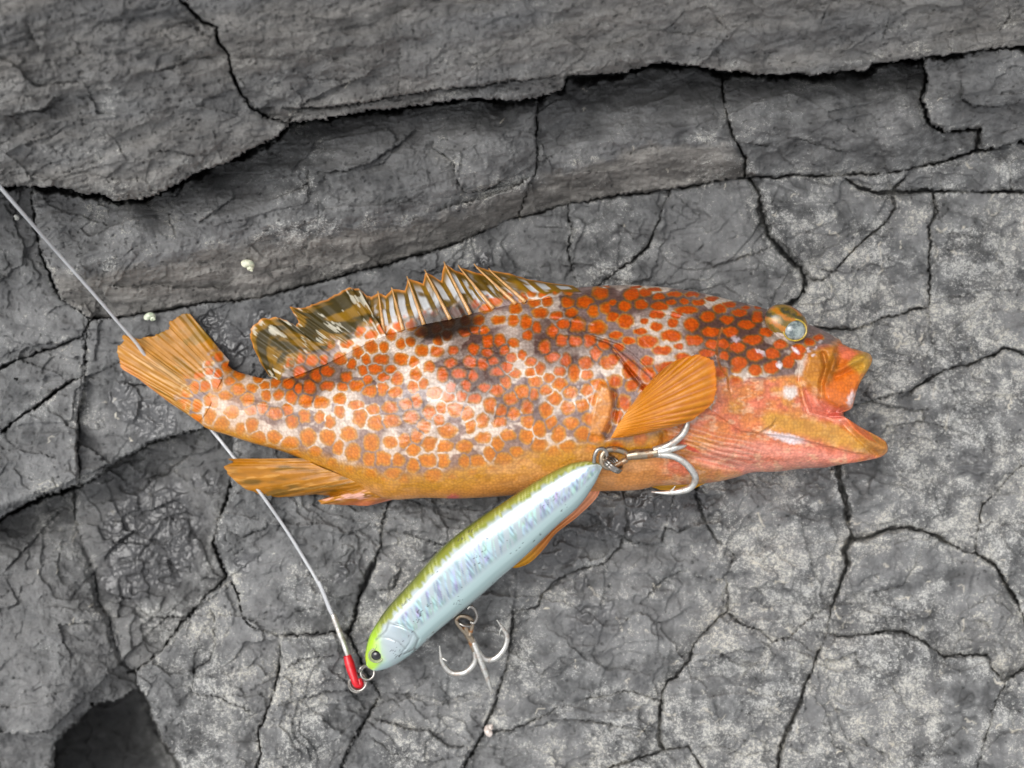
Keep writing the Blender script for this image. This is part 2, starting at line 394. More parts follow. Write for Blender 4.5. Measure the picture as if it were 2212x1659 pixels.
crack(mp(Q4, [(1440, 0), (1420, 150), (1405, 250), (1410, 350), (1420, 430), (1440, 520), (1450, 600), (1470, 655), (1440, 720), (1450, 780)]), 7.0, 10)
crack(mp(Q4, [(1450, 780), (1430, 850), (1400, 920), (1380, 960), (1360, 1080), (1320, 1160), (1300, 1230), (1270, 1290), (1240, 1400), (1200, 1480), (1170, 1550), (1150, 1659), (1140, 1800)]), 4.2, 6)
crack(mp(Q4, [(1465, 672), (1540, 665), (1620, 635), (1720, 625), (1800, 645), (1880, 690), (1960, 730), (2000, 730), (2080, 780), (2140, 860), (2180, 940), (2212, 1010), (2300, 1200)]), 5.5, 7)
crack(mp(Q4, [(2000, 730), (2010, 640), (2030, 520), (2110, 450), (2180, 370), (2260, 300)]), 2.6, 2.5)
crack(mp(Q4, [(1420, 912), (1560, 900), (1690, 870), (1720, 810), (1780, 750)]), 2.2, 1.8, block=False, step=1)
crack(mp(Q4, [(1355, 1080), (1420, 1095), (1500, 1080), (1620, 1070), (1700, 1080), (1780, 1120), (1870, 1185), (1990, 1170), (2050, 1170), (2062, 1220), (2130, 1290), (2200, 1240), (2300, 1180)]), 3.4, 5)
crack(mp(Q4, [(1960, 1035), (2010, 1020), (2055, 1035), (2072, 1090)]), 2.4, 2.5, block=False, step=1)
crack(mp(Q4, [(0, 985), (60, 978), (105, 962), (130, 910), (170, 870), (240, 820), (330, 790), (400, 770), (470, 700), (500, 600), (480, 480), (470, 300)]), 3, 3, step=2)
crack(mp(Q4, [(330, 545), (400, 620), (520, 680), (640, 690), (660, 620), (720, 640), (790, 600)]), 2.8, 2.5, block=False, step=1.6)
crack(mp(Q4, [(560, 520), (620, 590), (660, 630)]), 2.5, 2, block=False)
crack(mp(Q4, [(780, 300), (800, 480), (825, 560), (845, 610), (870, 660), (915, 700), (965, 735)]), 4.5, 5)
crack(mp(Q4, [(1040, 545), (1085, 515)]), 6, 4, block=False)
crack(mp(Q4, [(790, 790), (795, 830), (870, 862), (930, 820), (985, 770)]), 2.8, 2.5, block=False, step=1.2)
crack(mp(Q4, [(965, 735), (930, 820), (935, 900), (930, 985), (1000, 1040), (1060, 1060), (1112, 1110), (1120, 1120)]), 3, 3.5)
crack(mp(Q4, [(1120, 1120), (1200, 1090), (1300, 1000), (1380, 960)]), 2.2, 2, block=True)
crack(mp(Q4, [(1112, 1110), (1090, 1170), (980, 1280), (940, 1310)]), 2.0, 1.5, block=False, step=.8)
crack(mp(Q4, [(930, 985), (850, 1060), (790, 1120), (770, 1200), (710, 1260), (665, 1300), (652, 1360)]), 3, 3.5)
crack(mp(Q4, [(652, 1360), (640, 1450), (640, 1550), (660, 1580)]), 4.5, 5)
crack(mp(Q4, [(660, 1580), (560, 1620), (430, 1659), (300, 1720)]), 3, 4)
crack(mp(Q4, [(660, 1580), (760, 1568), (800, 1640), (860, 1720)]), 3.5, 4)
crack(mp(Q4, [(770, 1570), (900, 1560), (1000, 1600), (1160, 1570)]), 2, 1.8, block=False, step=.8)
crack(mp(Q4, [(-90, 1500), (0, 1490), (130, 1430), (200, 1400), (350, 1350), (500, 1330), (652, 1360)]), 2.6, 2.5, step=1.8)
crack(mp(Q4, [(40, 1490), (200, 1450), (330, 1450), (480, 1480), (640, 1500)]), 2.4, 2, block=False, step=1.2)
crack(mp(Q4, [(770, 1205), (860, 1190), (980, 1150), (1090, 1165)]), 2, 1.6, block=False, step=1)
crack(mp(Q4, [(540, 970), (640, 850), (720, 810), (790, 800)]), 2.2, 1.5, block=False, step=1)
crack(mp(Q4, [(1310, 1190), (1400, 1190), (1480, 1160), (1500, 1210), (1600, 1250)]), 2.4, 2.2, block=False, step=1)
crack(mp(Q4, [(1480, 1480), (1540, 1560), (1620, 1600), (1660, 1659)]), 2.2, 2, block=False, step=.8)
crack(mp(Q4, [(1360, 1370), (1390, 1500)]), 2, 1.8, block=False)
crack(mp(Q4, [(1180, 1540), (1220, 1585), (1300, 1600)]), 2.4, 2, block=False, step=1)
crack(mp(Q4, [(2130, 1290), (2070, 1420), (2040, 1550), (2010, 1659), (1990, 1800)]), 2.8, 3)
crack(mp(Q4, [(1700, 1330), (1760, 1360), (1800, 1300)]), 2, 1.4, block=False)
crack(mp(Q4, [(1450, 340), (1560, 300), (1620, 180), (1760, 160), (1900, 190), (2000, 230), (2060, 300)]), 2.0, 1.3, block=False, step=.7)
crack(mp(Q4, [(1480, 0), (1560, 80), (1640, 100), (1780, 110), (1780, 160), (1700, 190)]), 2.4, 2.4, block=False, step=1)
# left part and the lower shelf's broken edge
EDGE_C = mp(Q3, [(365, -140), (372, -40), (360, 60), (340, 120), (335, 230), (340, 350), (335, 435)])
crack(EDGE_C, 3, 4)
EDGE_C2 = mp(Q3, [(335, 435), (320, 530), (350, 660), (380, 760), (410, 880), (420, 950), (460, 1000), (480, 1100), (520, 1200), (590, 1240), (600, 1310), (640, 1370), (660, 1460), (700, 1540), (760, 1620), (790, 1680), (900, 1850)])
crack(EDGE_C2, 9, 1.8, dn=1.8)
EDGE_L = mp(Q3, [(335, 435), (280, 455), (200, 472), (100, 520), (0, 575), (-300, 700)])
crack(EDGE_L, 12, 3, dn=10)
crack(mp(Q3, [(365, -30), (270, 10), (200, 70), (100, 130), (0, 215), (-200, 370)]), 4.5, 7)
crack(mp(Q1, [(395, 1375), (350, 1450), (280, 1482), (200, 1510), (100, 1545), (0, 1590), (-200, 1690)]), 4, 5)
crack(mp(Q3, [(470, 350), (560, 310), (640, 260), (760, 220), (880, 190), (960, 150), (1040, 60)]), 3.2, 4)
crack(mp(Q3, [(335, 440), (385, 425), (435, 395), (470, 350)]), 2.6, 3)
crack(mp(Q3, [(880, 190), (850, 240), (840, 290), (780, 340), (720, 390), (660, 400), (615, 460), (550, 480)]), 2.6, 2.5, block=False, step=1.2)
crack(mp(Q3, [(1010, 300), (1000, 440), (980, 520), (940, 600), (930, 680), (960, 760), (992, 838)]), 6, 6)
crack(mp(Q3, [(992, 838), (900, 910), (840, 980), (760, 1080), (680, 1170), (600, 1232), (560, 1240)]), 6, 8)
crack(mp(Q3, [(890, 950), (930, 1000), (930, 1130), (910, 1200), (840, 1240), (830, 1330), (960, 1360), (1050, 1400), (1140, 1430)]), 2.5, 3, block=False, step=1.3)
crack(mp(Q3, [(992, 838), (1030, 900), (1045, 1010), (1100, 1060), (1200, 1082), (1350, 1090), (1420, 1075), (1510, 1065)]), 3, 3.5)
crack(mp(Q3, [(1690, 400), (1670, 520), (1650, 600), (1650, 700), (1600, 800), (1560, 900), (1520, 1030), (1505, 1070)]), 6.5, 6)
crack(mp(Q3, [(1205, 1082), (1215, 1200), (1190, 1300), (1150, 1430), (1120, 1500), (1130, 1600), (1110, 1659), (1100, 1800)]), 3, 4)
crack(mp(Q3, [(1505, 1070), (1560, 1200), (1640, 1340), (1590, 1440), (1520, 1550), (1480, 1640), (1440, 1780)]), 3, 4)
crack(mp(Q3, [(2212, 985), (2190, 1180), (2150, 1330), (2130, 1420), (2090, 1500), (2050, 1570), (2000, 1660), (1990, 1700)]), 4, 4)
crack(mp(Q3, [(2050, 1570), (1940, 1570), (1850, 1500), (1720, 1480), (1590, 1440)]), 2.4, 2.4, block=False, step=1.2)
crack(mp(Q3, [(700, 1200), (830, 1240)]), 2.2, 2, block=False)
crack(mp(Q3, [(940, 600), (1040, 660), (1090, 640), (1150, 620), (1160, 560)]), 2.4, 2.2, block=False, step=1)
crack(mp(Q3, [(960, 640), (1020, 730), (1080, 690)]), 2.4, 2.0, block=False, step=1)
crack(mp(Q3, [(1420, 540), (1380, 600), (1280, 610), (1160, 590)]), 2.4, 2.2, block=False, step=1)
crack(mp(Q3, [(1660, 625), (1760, 645), (1900, 690), (2010, 690), (2130, 600)]), 2.8, 3, block=False, step=1.6)
crack(mp(Q3, [(1700, 480), (1850, 520), (2000, 530), (2100, 540)]), 2.6, 2.4, block=False, step=1)
crack(mp(Q3, [(1590, 900), (1700, 880), (1730, 800), (1700, 770)]), 2.4, 2, block=False, step=1)
crack(mp(Q3, [(1220, 1240), (1300, 1190), (1480, 1170)]), 2.2, 1.8, block=False, step=1)
crack(mp(Q3, [(1170, 1400), (1280, 1360), (1400, 1330), (1600, 1310)]), 2.2, 2, block=False, step=1.2)
crack(mp(Q3, [(1640, 1340), (1760, 1330), (1900, 1370), (2040, 1330), (2120, 1380)]), 2.4, 2.2, block=False, step=1.3)
crack(mp(Q3, [(1560, 1490), (1700, 1600), (1850, 1640), (2000, 1600)]), 2.2, 2, block=False, step=1)
crack(mp(Q3, [(410, 880), (560, 930), (640, 1000), (790, 1010), (850, 970)]), 2.4, 2.2, block=False, step=1.2)
crack(mp(Q3, [(430, 780), (500, 700), (580, 640), (700, 690), (760, 800), (860, 830)]), 2.4, 2.0, block=False, step=1)
crack(mp(Q3, [(560, 480), (620, 560), (760, 500), (820, 560), (900, 590)]), 2.4, 2.0, block=False, step=1)
EDGE_D = mp(Q3, [(600, 1315), (520, 1362), (400, 1385), (350, 1440), (300, 1490), (240, 1560), (230, 1659), (200, 1850)])
crack(EDGE_D, 8, 1.5, dn=1.0)
crack(mp(Q3, [(0, 1500), (100, 1512), (220, 1500), (300, 1420), (380, 1340)]), 2.5, 1.5, block=False, step=2.5, reach=120)
crack(mp(Q3, [(0, 830), (120, 700), (240, 560), (330, 520)]), 2, 1, block=False, step=.8)

# joints running on beneath the fish
crack([(182, 770), (186, 730), (197, 688)], 2.5, 2.5)
crack([(182, 814), (300, 830), (480, 850), (800, 880), (1200, 850), (1500, 850), (1681, 800), (1760, 825), (1826, 829)], 2, 1.5)
crack([(1256, 665), (1256, 850)], 2, 1.5); crack([(1271, 650), (1262, 700)], 2, 1.5)
crack([(1681, 700), (1681, 800)], 2, 1.5); crack([(520, 860), (500, 850)], 2, 1); crack([(505, 980), (500, 850)], 2, 1); crack([(845, 1030), (860, 880)], 2, 1)
crack([(2036, 800), (2000, 815), (1966, 845), (1900, 862), (1826, 880)], 2.6, 2.5)
STEP = 4.0
lu = np.arange(-160, W + 164, STEP); lv = np.arange(-160, HGT + 164, STEP)
LU, LV = np.meshgrid(lu, lv)
bar = np.zeros(LU.shape, bool)
for L in LINES:
    if not L["block"]: continue
    a = np.array(L["p"]); i0, i1 = np.searchsorted(lu, [a[:, 0].min() - 12, a[:, 0].max() + 12]); j0, j1 = np.searchsorted(lv, [a[:, 1].min() - 12, a[:, 1].max() + 12])
    if i1 <= i0 or j1 <= j0: continue
    d, _ = polydist(L["p"], LU[j0:j1, i0:i1], LV[j0:j1, i0:i1]); bar[j0:j1, i0:i1] |= d < 3.4
def label_regions(free):
    nr, nc = free.shape; par = [0]
    def find(x):
        while par[x] != x: par[x] = par[par[x]]; x = par[x]
        return x
    lab = np.zeros(free.shape, np.int32); prev = []
    for r in range(nr):
        row = np.r_[0, free[r].astype(np.int8), 0]; e = np.diff(row); st = np.where(e == 1)[0]; en = np.where(e == -1)[0]; cur = []
        for s_, e_ in zip(st, en):
            l = 0
            for ps, pe, pl in prev:
                if ps < e_ and pe > s_:
                    q = find(pl)
                    if l == 0: l = q
                    elif q != l: par[max(q, l)] = min(q, l); l = min(q, l)
            if l == 0: par.append(len(par)); l = len(par) - 1
            cur.append((s_, e_, l)); lab[r, s_:e_] = l
        prev = cur
    mp_ = np.array([find(i) for i in range(len(par))]); return mp_[lab]
lab = label_regions(~bar)
ids, cnt = np.unique(lab, return_counts=True)
for i, c in zip(ids, cnt):
    if i and c < 90: lab[lab == i] = 0
for _ in range(60):
    z0 = lab == 0
    if not z0.any(): break
    for sh, ax in ((1, 0), (-1, 0), (1, 1), (-1, 1)):
        r = np.roll(lab, sh, ax); z0 = lab == 0; lab = np.where(z0, r, lab)
ids = [i for i in np.unique(lab) if i]
remap = {i: k for k, i in enumerate(ids)}
lab = np.vectorize(lambda x: remap[x])(lab).astype(np.int32); NL = len(ids)
def label_at(u, v):
    i = np.clip(np.rint((np.asarray(u) - lu[0]) / STEP).astype(int), 0, len(lu) - 1); j = np.clip(np.rint((np.asarray(v) - lv[0]) / STEP).astype(int), 0, len(lv) - 1)
    return lab[j, i]

# height survey (mm) of the ledges and the sunken rock; slabs without entries lie near zero
CP = [# upper ledge, left block
      (-100, 380, 58), (60, 380, 57), (200, 400, 54), (300, 415, 52), (450, 340, 55), (580, 285, 56), (100, 200, 72), (300, 200, 68), (480, 180, 66), (60, 60, 88), (250, 20, 84), (400, -40, 80), (-100, -60, 92), (420, 120, 72),
      # upper ledge, right block
      (640, 240, 50), (900, 215, 48), (1150, 195, 47), (1210, 150, 48), (1350, 135, 48), (1500, 125, 47), (1700, 140, 46), (1860, 135, 45), (2100, 90, 44), (2250, 60, 44),
      (560, 60, 76), (560, 180, 62), (800, 80, 68), (800, 180, 56), (1100, 80, 62), (1400, 40, 62), (1700, 60, 56), (2000, 40, 54), (2200, -20, 56), (1000, -80, 76), (1600, -80, 68),
      # middle ledge, long left block: crest, tread, foot
      (85, 420, 27), (110, 520, 26), (160, 578, 25), (280, 558, 25.5), (400, 532, 26), (520, 503, 26), (650, 488, 26), (780, 472, 25), (900, 458, 24), (985, 440, 23), (1090, 395, 21),
      (190, 660, 4), (250, 672, 2), (325, 664, 2), (430, 645, 2), (550, 632, 2), (650, 608, 2), (750, 580, 2), (850, 554, 2), (925, 536, 2), (1000, 510, 2), (1106, 463, 2), (1170, 450, 2), (1300, 422, 2),
      (120, 600, 17), (300, 610, 16), (550, 580, 15), (800, 520, 15), (1000, 480, 13), (1130, 430, 12), (1150, 370, 17),
      (300, 470, 29), (450, 430, 30), (650, 380, 31), (850, 330, 31), (1050, 280, 30), (1130, 240, 30), (700, 275, 19), (950, 235, 17), (480, 378, 19), (1080, 232, 17), (330, 440, 20), (200, 470, 24), (170, 520, 24),
      # middle ledge, hollowed block
      (1175, 230, 22), (1350, 175, 6), (1500, 168, 6), (1250, 190, 10), (1545, 200, 12), (1400, 215, 13), (1200, 300, 20), (1350, 260, 20), (1540, 260, 19), (1180, 345, 20), (1386, 298, 20), (1560, 305, 18), (1250, 370, 17), (1400, 350, 16), (1580, 345, 14),
      (1240, 420, 3), (1350, 405, 3), (1440, 395, 3), (1560, 380, 3), (1600, 370, 4),
      # middle ledge, right blocks
      (1600, 180, 12), (1720, 178, 14), (1850, 175, 14), (1960, 150, 14), (1620, 220, 23), (1800, 215, 26), (1960, 210, 24), (1600, 270, 22), (1800, 270, 23), (1980, 280, 21), (1640, 340, 15), (1800, 325, 15), (1950, 330, 12), (2050, 320, 9), (1700, 368, 4), (1850, 366, 4), (2000, 345, 4),
      (2020, 170, 34), (2100, 160, 37), (2030, 240, 32), (2100, 250, 29), (2190, 200, 36), (2190, 280, 18), (2130, 290, 16),
      # raised and tilted slabs of the lower shelf
      (1680, 420, 2), (1700, 470, 5), (1780, 590, 6), (1900, 440, 5), (1850, 540, 4), (1980, 400, 4), (2150, 360, 6), (2200, 405, 4),
      # sunken rock on the left and the hole below it
      (60, 1130, -30), (150, 1088, -32), (150, 1130, -28), (30, 1155, -26), (100, 1170, -20), (40, 1220, -15), (120, 1280, -13), (180, 1300, -15), (60, 1400, -11), (150, 1430, -11), (200, 1380, -16), (235, 1350, -22), (60, 1545, -13), (110, 1560, -14), (170, 1500, -15),
      (260, 1470, -24), (285, 1480, -30), (60, 1640, -28), (160, 1560, -22), (100, 1640, -30), (-200, 1300, -10),
      (200, 1620, -85), (300, 1600, -95), (270, 1560, -95), (330, 1640, -85), (150, 1640, -80)]
cpl = label_at([c[0] for c in CP], [c[1] for c in CP])
def mq_fit(pts, vals, c=70.0):
    pts = np.asarray(pts, float); n = len(pts); A = np.ones((n + 1, n + 1)); A[n, n] = 0
    A[:n, :n] = -np.sqrt(((pts[:, None] - pts[None]) ** 2).sum(-1) + c * c) / 100; A[:n, :n] += np.eye(n) * 1e-3
    w = np.linalg.solve(A, np.r_[vals, 0]); return pts, w, c
def mq_eval(fit, U, V):
    pts, w, c = fit; r = np.full(U.shape, w[-1])
    for (x, y), k in zip(pts, w[:-1]): r += k * -np.sqrt((U - x) ** 2 + (V - y) ** 2 + c * c) / 100
    return r

FINE = 2.25
def axis(lo, hi):
    core = np.arange(lo, hi + FINE, FINE); a = []; st = FINE; x = core[-1]
    while x < hi + 4200: st = min(st * 1.13, 140); x += st; a.append(x)
    b = []; st = FINE; x = lo
    while x > lo - 4200: st = min(st * 1.13, 140); x -= st; b.append(x)
    return np.r_[b[::-1], core, a]
gu = axis(-60, W + 60); gv = axis(-60, HGT + 60)
GU, GV = np.meshgrid(gu, gv)
WU = GU + 5.0 * fbm(GU / 42, GV / 42, 1, 4, .6); WV = GV + 5.0 * fbm(GU / 42, GV / 42, 2, 4, .6)
WU += 2.4 * vnoise(GU / 5.5, GV / 5.5, 6); WV += 2.4 * vnoise(GU / 5.5, GV / 5.5, 7)
LAB = label_at(WU, WV)
Z = np.zeros(GU.shape); CU = np.clip(GU, -260, W + 260); CV = np.clip(GV, -260, HGT + 260)
STRUCT = np.zeros(NL, int)      # 0 lower shelf, 1 upper ledge, 2 middle ledge, 3 sunken rock
for l in range(NL):
    idx = [k for k in range(len(CP)) if cpl[k] == l]; m = LAB == l
    if not m.any(): continue
    if idx:
        fit = mq_fit([CP[k][:2] for k in idx], [CP[k][2] for k in idx], 26.0); Z[m] = mq_eval(fit, CU[m], CV[m])
        mz = np.mean([CP[k][2] for k in idx]); STRUCT[l] = 1 if mz > 42 else (2 if mz > 9 else (3 if mz < -8 else 0))
    else:
        cu, cv = GU[m].mean(), GV[m].mean()
        Z[m] = rng.uniform(-1.9, 1.9) + (np.clip(GU[m] - cu, -200, 200) * rng.uniform(-1, 1) + np.clip(GV[m] - cv, -200, 200) * rng.uniform(-1, 1)) * .014
KIND = STRUCT[LAB]
ledge = (KIND == 1) | (KIND == 2)
up = KIND == 1; mid = KIND == 2; deep = KIND == 3
CREST = [(95, 570), (160, 585), (280, 565), (400, 540), (520, 510), (650, 495), (780, 480), (900, 465), (985, 445), (1106, 395), (1160, 372)]
# relief: broad swell, bedding, flakes, grain
ca, sa = math.cos(math.radians(-9)), math.sin(math.radians(-9))
RU = GU * ca + GV * sa; RV = -GU * sa + GV * ca
flat = sstep(0, 1, np.where(ledge, 0.0, 1.0))
sw = fbm(GU / 170, GV / 150, 5, 4) * 2.2
flk = fbm(GU / 190 + .2 * sw, GV / 135, 9, 4, .45) * 3.4; fr = flk - np.floor(flk)
ter = (np.floor(flk) + sstep(.90, 1.0, fr)) * 1.3
bed = fbm(RU / 130, RV / 42, 13, 4, .55)
bq = bed * 5; bf = bq - np.floor(bq); bedt = (np.floor(bq) + sstep(.75, 1.0, bf)) * .75
grain = fbm(GU / 16, GV / 16, 21, 4, .62)
Z += np.where(ledge, sw * .7, sw * .62) + np.where(up, bedt * .5 + bed * 1.2 + sw * .8, np.where(mid, bedt * .55 + bed * .5 + ter * .3, ter)) + grain * np.where(ledge, .8, .75)
pitn = vnoise(RU / 9.0, RV / 6.0, 33); Z -= np.where(ledge, sstep(.62, .9, pitn) * .8, sstep(.7, .95, pitn) * .5)
# chipped facets: every cell is a small tilted plane
def facets(x, y, seed):
    xi = np.floor(x); yi = np.floor(y); best = np.full(x.shape, 9.0); val = np.zeros(x.shape)
    for ox in (-1, 0, 1):
        for oy in (-1, 0, 1):
            cx = xi + ox; cy = yi + oy; dx = x - cx - .5 - .45 * hash2(cx, cy, seed); dy = y - cy - .5 - .45 * hash2(cx, cy, seed + 1); d = dx * dx + dy * dy
            v = .55 * hash2(cx, cy, seed + 2) + 1.0 * dx * hash2(cx, cy, seed + 3) + 1.0 * dy * hash2(cx, cy, seed + 4); m = d < best
            best = np.where(m, d, best); val = np.where(m, v, val)
    return val
wx = GU + 22 * fbm(GU / 60, GV / 60, 201, 4, .6); wy = GV + 22 * fbm(GU / 60, GV / 60, 202, 4, .6)
fa = facets(wx / 250, wy / 190, 361) * 1.6 + facets(wx / 120, wy / 95, 301) * 2.0 + facets(wx / 46 + 3, wy / 38, 311) * .75 + facets(wx / 20 + 3, wy / 17, 341) * .22
wr = RU + 16 * fbm(GU / 50, GV / 30, 203, 3); wq = RV + 7 * fbm(GU / 50, GV / 30, 204, 3)
fb = facets(wr / 190, wq / 95, 321) * 1.9 + facets(wr / 80, wq / 36, 331) * .8 + facets(wr / 30, wq / 15, 351) * .3
Z += np.where(ledge, fb * np.where(up, 1.1, 1.1), fa)
# cracks
G = np.zeros(GU.shape); RIM = np.zeros(GU.shape); SHD = np.zeros(GU.shape)
r5 = random.Random(23)
wob = np.clip(.85 + 1.5 * fbm(GU / 60, GV / 60, 41, 4, .6), .15, 2.4)
for L in LINES:
    a = np.array(L["p"]); mg = max(L["w"] * 5, 160 if L['block'] else 48, L["reach"] * 2.2 if L["step"] else 0) + 12
    i0, i1 = np.searchsorted(gu, [a[:, 0].min() - mg, a[:, 0].max() + mg]); j0, j1 = np.searchsorted(gv, [a[:, 1].min() - mg, a[:, 1].max() + mg])
    if i1 <= i0 or j1 <= j0: continue
    sl = (slice(j0, j1), slice(i0, i1)); d, sd = polydist(L["p"], WU[sl], WV[sl])
    w = L["w"] * wob[sl]
    # thin cracks die out towards their ends
    if not L["block"]:
        e0 = np.hypot(WU[sl] - a[0, 0], WV[sl] - a[0, 1]); e1 = np.hypot(WU[sl] - a[-1, 0], WV[sl] - a[-1, 1]); tp = sstep(0, 40, np.minimum(e0, e1)); 
    else: tp = 1.0
    dep = np.where(sd > 0, L["dp"], L["dn"]) * tp * np.clip(wob[sl] * 1.1, .35, 1.15)
    g = dep * (1 - sstep(.15, 1.0, d / w)) + .16 * np.minimum(dep, 6) * np.exp(-d / (2.6 * w))
    G[sl] = np.maximum(G[sl], g)
    RIM[sl] = np.maximum(RIM[sl], np.exp(-((d - w * 1.2) / 11) ** 2) * tp * (.9 if L['block'] else .6))
    if L['block'] and L['w'] < 7: SHD[sl] = np.maximum(SHD[sl], 0.8 * np.exp(-d / 14) * np.clip(.5 + 1.4 * fbm(GU[sl] / 90, GV[sl] / 90, 43, 2), 0, 1.6))
    if L["block"] and L["w"] < 7 and L["dp"] > 1.6 and not ledge[sl].mean() > .5:      # one side of the joint has settled and rounded off
        Z[sl] -= r5.uniform(.9, 2.6) * np.where(sd * r5.choice((-1, 1)) > 0, np.exp(-d / r5.uniform(45, 110)), -.15 * np.exp(-d / 30))
    if L["step"]:
        Z[sl] -= np.where(sd > 0, L["step"], -.25 * L["step"]) * np.exp(-d / L["reach"]) * tp
Z -= G + SHD
outd = np.maximum(np.maximum(-GU, GU - W), np.maximum(-GV, GV - HGT)); ff_ = sstep(60, 420, outd); Z = np.where(deep, Z * (1 - ff_) - 6 * ff_, Z)
# far surroundings rise inland (top) and fall seaward (bottom)
Z += np.clip(-GV - 100, 0, 4000) * .10 - np.clip(GV - HGT - 150, 0, 4000) * .04 - np.clip(np.abs(GU - W / 2) - W / 2 - 200, 0, 4000) * .012
far = np.clip((np.maximum(np.abs(GU - W / 2) - W / 2, np.abs(GV - HGT / 2) - HGT / 2)) / 800, 0, 1)
Z += far * 14 * fbm(GU / 500, GV / 420, 77, 4)
Z = np.minimum(Z, 250)
# rock attributes
den = mq_fit([(100, 100), (600, 100), (1100, 80), (1600, 60), (2100, 60), (300, 500), (700, 450), (1000, 330), (1400, 250), (1800, 250), (2100, 220), (400, 620), (900, 530), (50, 800), (250, 820), (60, 1250), (250, 1000),
              (350, 1150), (500, 1300), (700, 1250), (900, 1100), (450, 1550), (700, 1550), (1000, 1550), (1150, 1150), (1300, 1300), (1450, 1500), (1700, 1250), (1900, 1450), (2100, 1500), (2050, 1050), (1950, 900), (2000, 700),
              (2150, 600), (1780, 520), (1500, 520), (1300, 520), (1150, 540), (1650, 600), (300, 1640)],
             [.12, .10, .20, .25, .30, .28, .35, .25, .18, .22, .30, .12, .15, .25, .30, .32, .45, .40, .55, .50, .40, .68, .62, .62, .42, .62, .78, .78, .72, .70, .74, .76, .80, .82, .90, .55, .52, .45, .62, .1])
LICH = np.clip(mq_eval(den, CU, CV) + .16 + .62 * fbm(GU / 110, GV / 90, 51, 5, .6) + .26 * RIM, 0, 1)
dcr, scr = polydist([(60, 560)] + CREST + [(1300, 330), (1400, 300), (1570, 300), (1620, 360)], GU, GV)
rim = np.exp(-(dcr / 16) ** 2) * mid; LICH = np.clip(LICH + .6 * rim * (.5 + vnoise(GU / 40, GV / 40, 3)), 0, 1)
face = mid & (scr > 0) & (GU < 1700)
BROWN = np.clip(np.where(face, .85 * sstep(-6, 34, dcr + 22 * fbm(GU / 30, GV / 22, 401, 4)), 0) + np.where(up, .42 + .5 * fbm(RU / 260, RV / 70, 61, 3), 0) + np.where(mid & ~face, .12, 0) + np.where(deep, .15, 0) + np.where(KIND == 0, .06, 0), 0, 1)
WET = np.zeros(GU.shape)
for (c, rx, ry, an, k) in [((330, 1160), 105, 120, 20, .92), ((270, 1250), 60, 60, 0, .75), ((370, 1070), 40, 30, 20, .8), ((300, 1040), 40, 25, -20, .55), ((460, 1040), 45, 30, 20, .6), ((480, 735), 60, 50, 30, .85), ((560, 700), 30, 35, 0, .6),
                          ((320, 900), 60, 45, 35, .75), ((260, 850), 30, 40, 20, .6), ((1042, 568), 26, 16, 10, 1.0), ((1000, 590), 40, 12, 10, .8), ((1190, 1180), 90, 60, -30, .8), ((1300, 1140), 90, 40, 5, .85), ((1440, 1090), 100, 34, -5, 1.0), ((1380, 1130), 60, 40, 0, .8),
                          ((1280, 1340), 60, 50, -30, .55), ((540, 1210), 28, 16, -25, .8), ((750, 1235), 40, 26, -40, .75), ((600, 1325), 30, 22, 0, .5), ((1480, 1085), 40, 40, 0, .9), ((2100, 1005), 40, 30, 20, .55), ((1890, 925), 30, 24, 0, .6), ((1220, 1240), 60, 40, 0, .5),
                          ((900, 1085), 120, 18, 3, .45), ((1130, 1110), 60, 24, 0, .5), ((660, 1055), 60, 30, 0, .4), ((420, 690), 40, 14, -10, .4), ((1390, 1465), 34, 26, 0, .4), ((1500, 1130), 40, 60, 10, .4), ((1770, 1040), 40, 30, 0, .45)]:
    WET = np.maximum(WET, k * emask(c, rx, ry, an, WU + 14 * vnoise(GU / 22, GV / 22, 8), WV + 14 * vnoise(GU / 22, GV / 22, 9), .35))
WET *= sstep(-.55, .15, fbm(GU / 20, GV / 20, 71, 3) + .25 + .5 * (WET - .5))
WORM = np.zeros(GU.shape)
r2 = random.Random(5)
zones = [((1750, 1659), (2212, 1659), 20)]
for _ in range(150):
    q = r2.random()
    if q < .62: u, v = r2.uniform(1640, 2200), r2.uniform(420, 1640)
    elif q < .80: u, v = r2.uniform(1120, 1640), r2.uniform(1250, 1640)
    elif q < .90: u, v = r2.uniform(80, 420), r2.uniform(840, 1350)
    else: u, v = r2.uniform(150, 2150), r2.uniform(30, 560)
    a = r2.uniform(0, 6.28); ln = r2.uniform(8, 34) if q < .9 else r2.uniform(5, 18); p = [(u, v)]
    for k in range(5):
        a += r2.uniform(-.9, .9); p.append((p[-1][0] + math.cos(a) * ln / 5, p[-1][1] + math.sin(a) * ln / 5))
    th = r2.uniform(1.0, 2.2)
    ar = np.array(p); i0, i1 = np.searchsorted(gu, [ar[:, 0].min() - 8, ar[:, 0].max() + 8]); j0, j1 = np.searchsorted(gv, [ar[:, 1].min() - 8, ar[:, 1].max() + 8]); sl = (slice(j0, j1), slice(i0, i1))
    d, _ = polydist(p, GU[sl] + 3 * vnoise(GU[sl] / 6, GV[sl] / 6, 4), GV[sl] + 3 * vnoise(GU[sl] / 6, GV[sl] / 6, 5))
    wv = (1 - sstep(th * .5, th * 1.2, d)) * r2.uniform(.45, 1.0); WORM[sl] = np.maximum(WORM[sl], wv); Z[sl] += wv * .25
LICH *= 1 - .7 * WET
def rock_height(u, v):
    i = np.clip(np.searchsorted(gu, u), 0, len(gu) - 1); j = np.clip(np.searchsorted(gv, v), 0, len(gv) - 1); return float(Z[j, i])
X, Y, ZZ = P(GU, GV, Z)
POS = np.stack([X, Y, ZZ], -1).reshape(-1, 3)
nr, nc = GU.shape
quads = gridfaces(nr, nc, True)
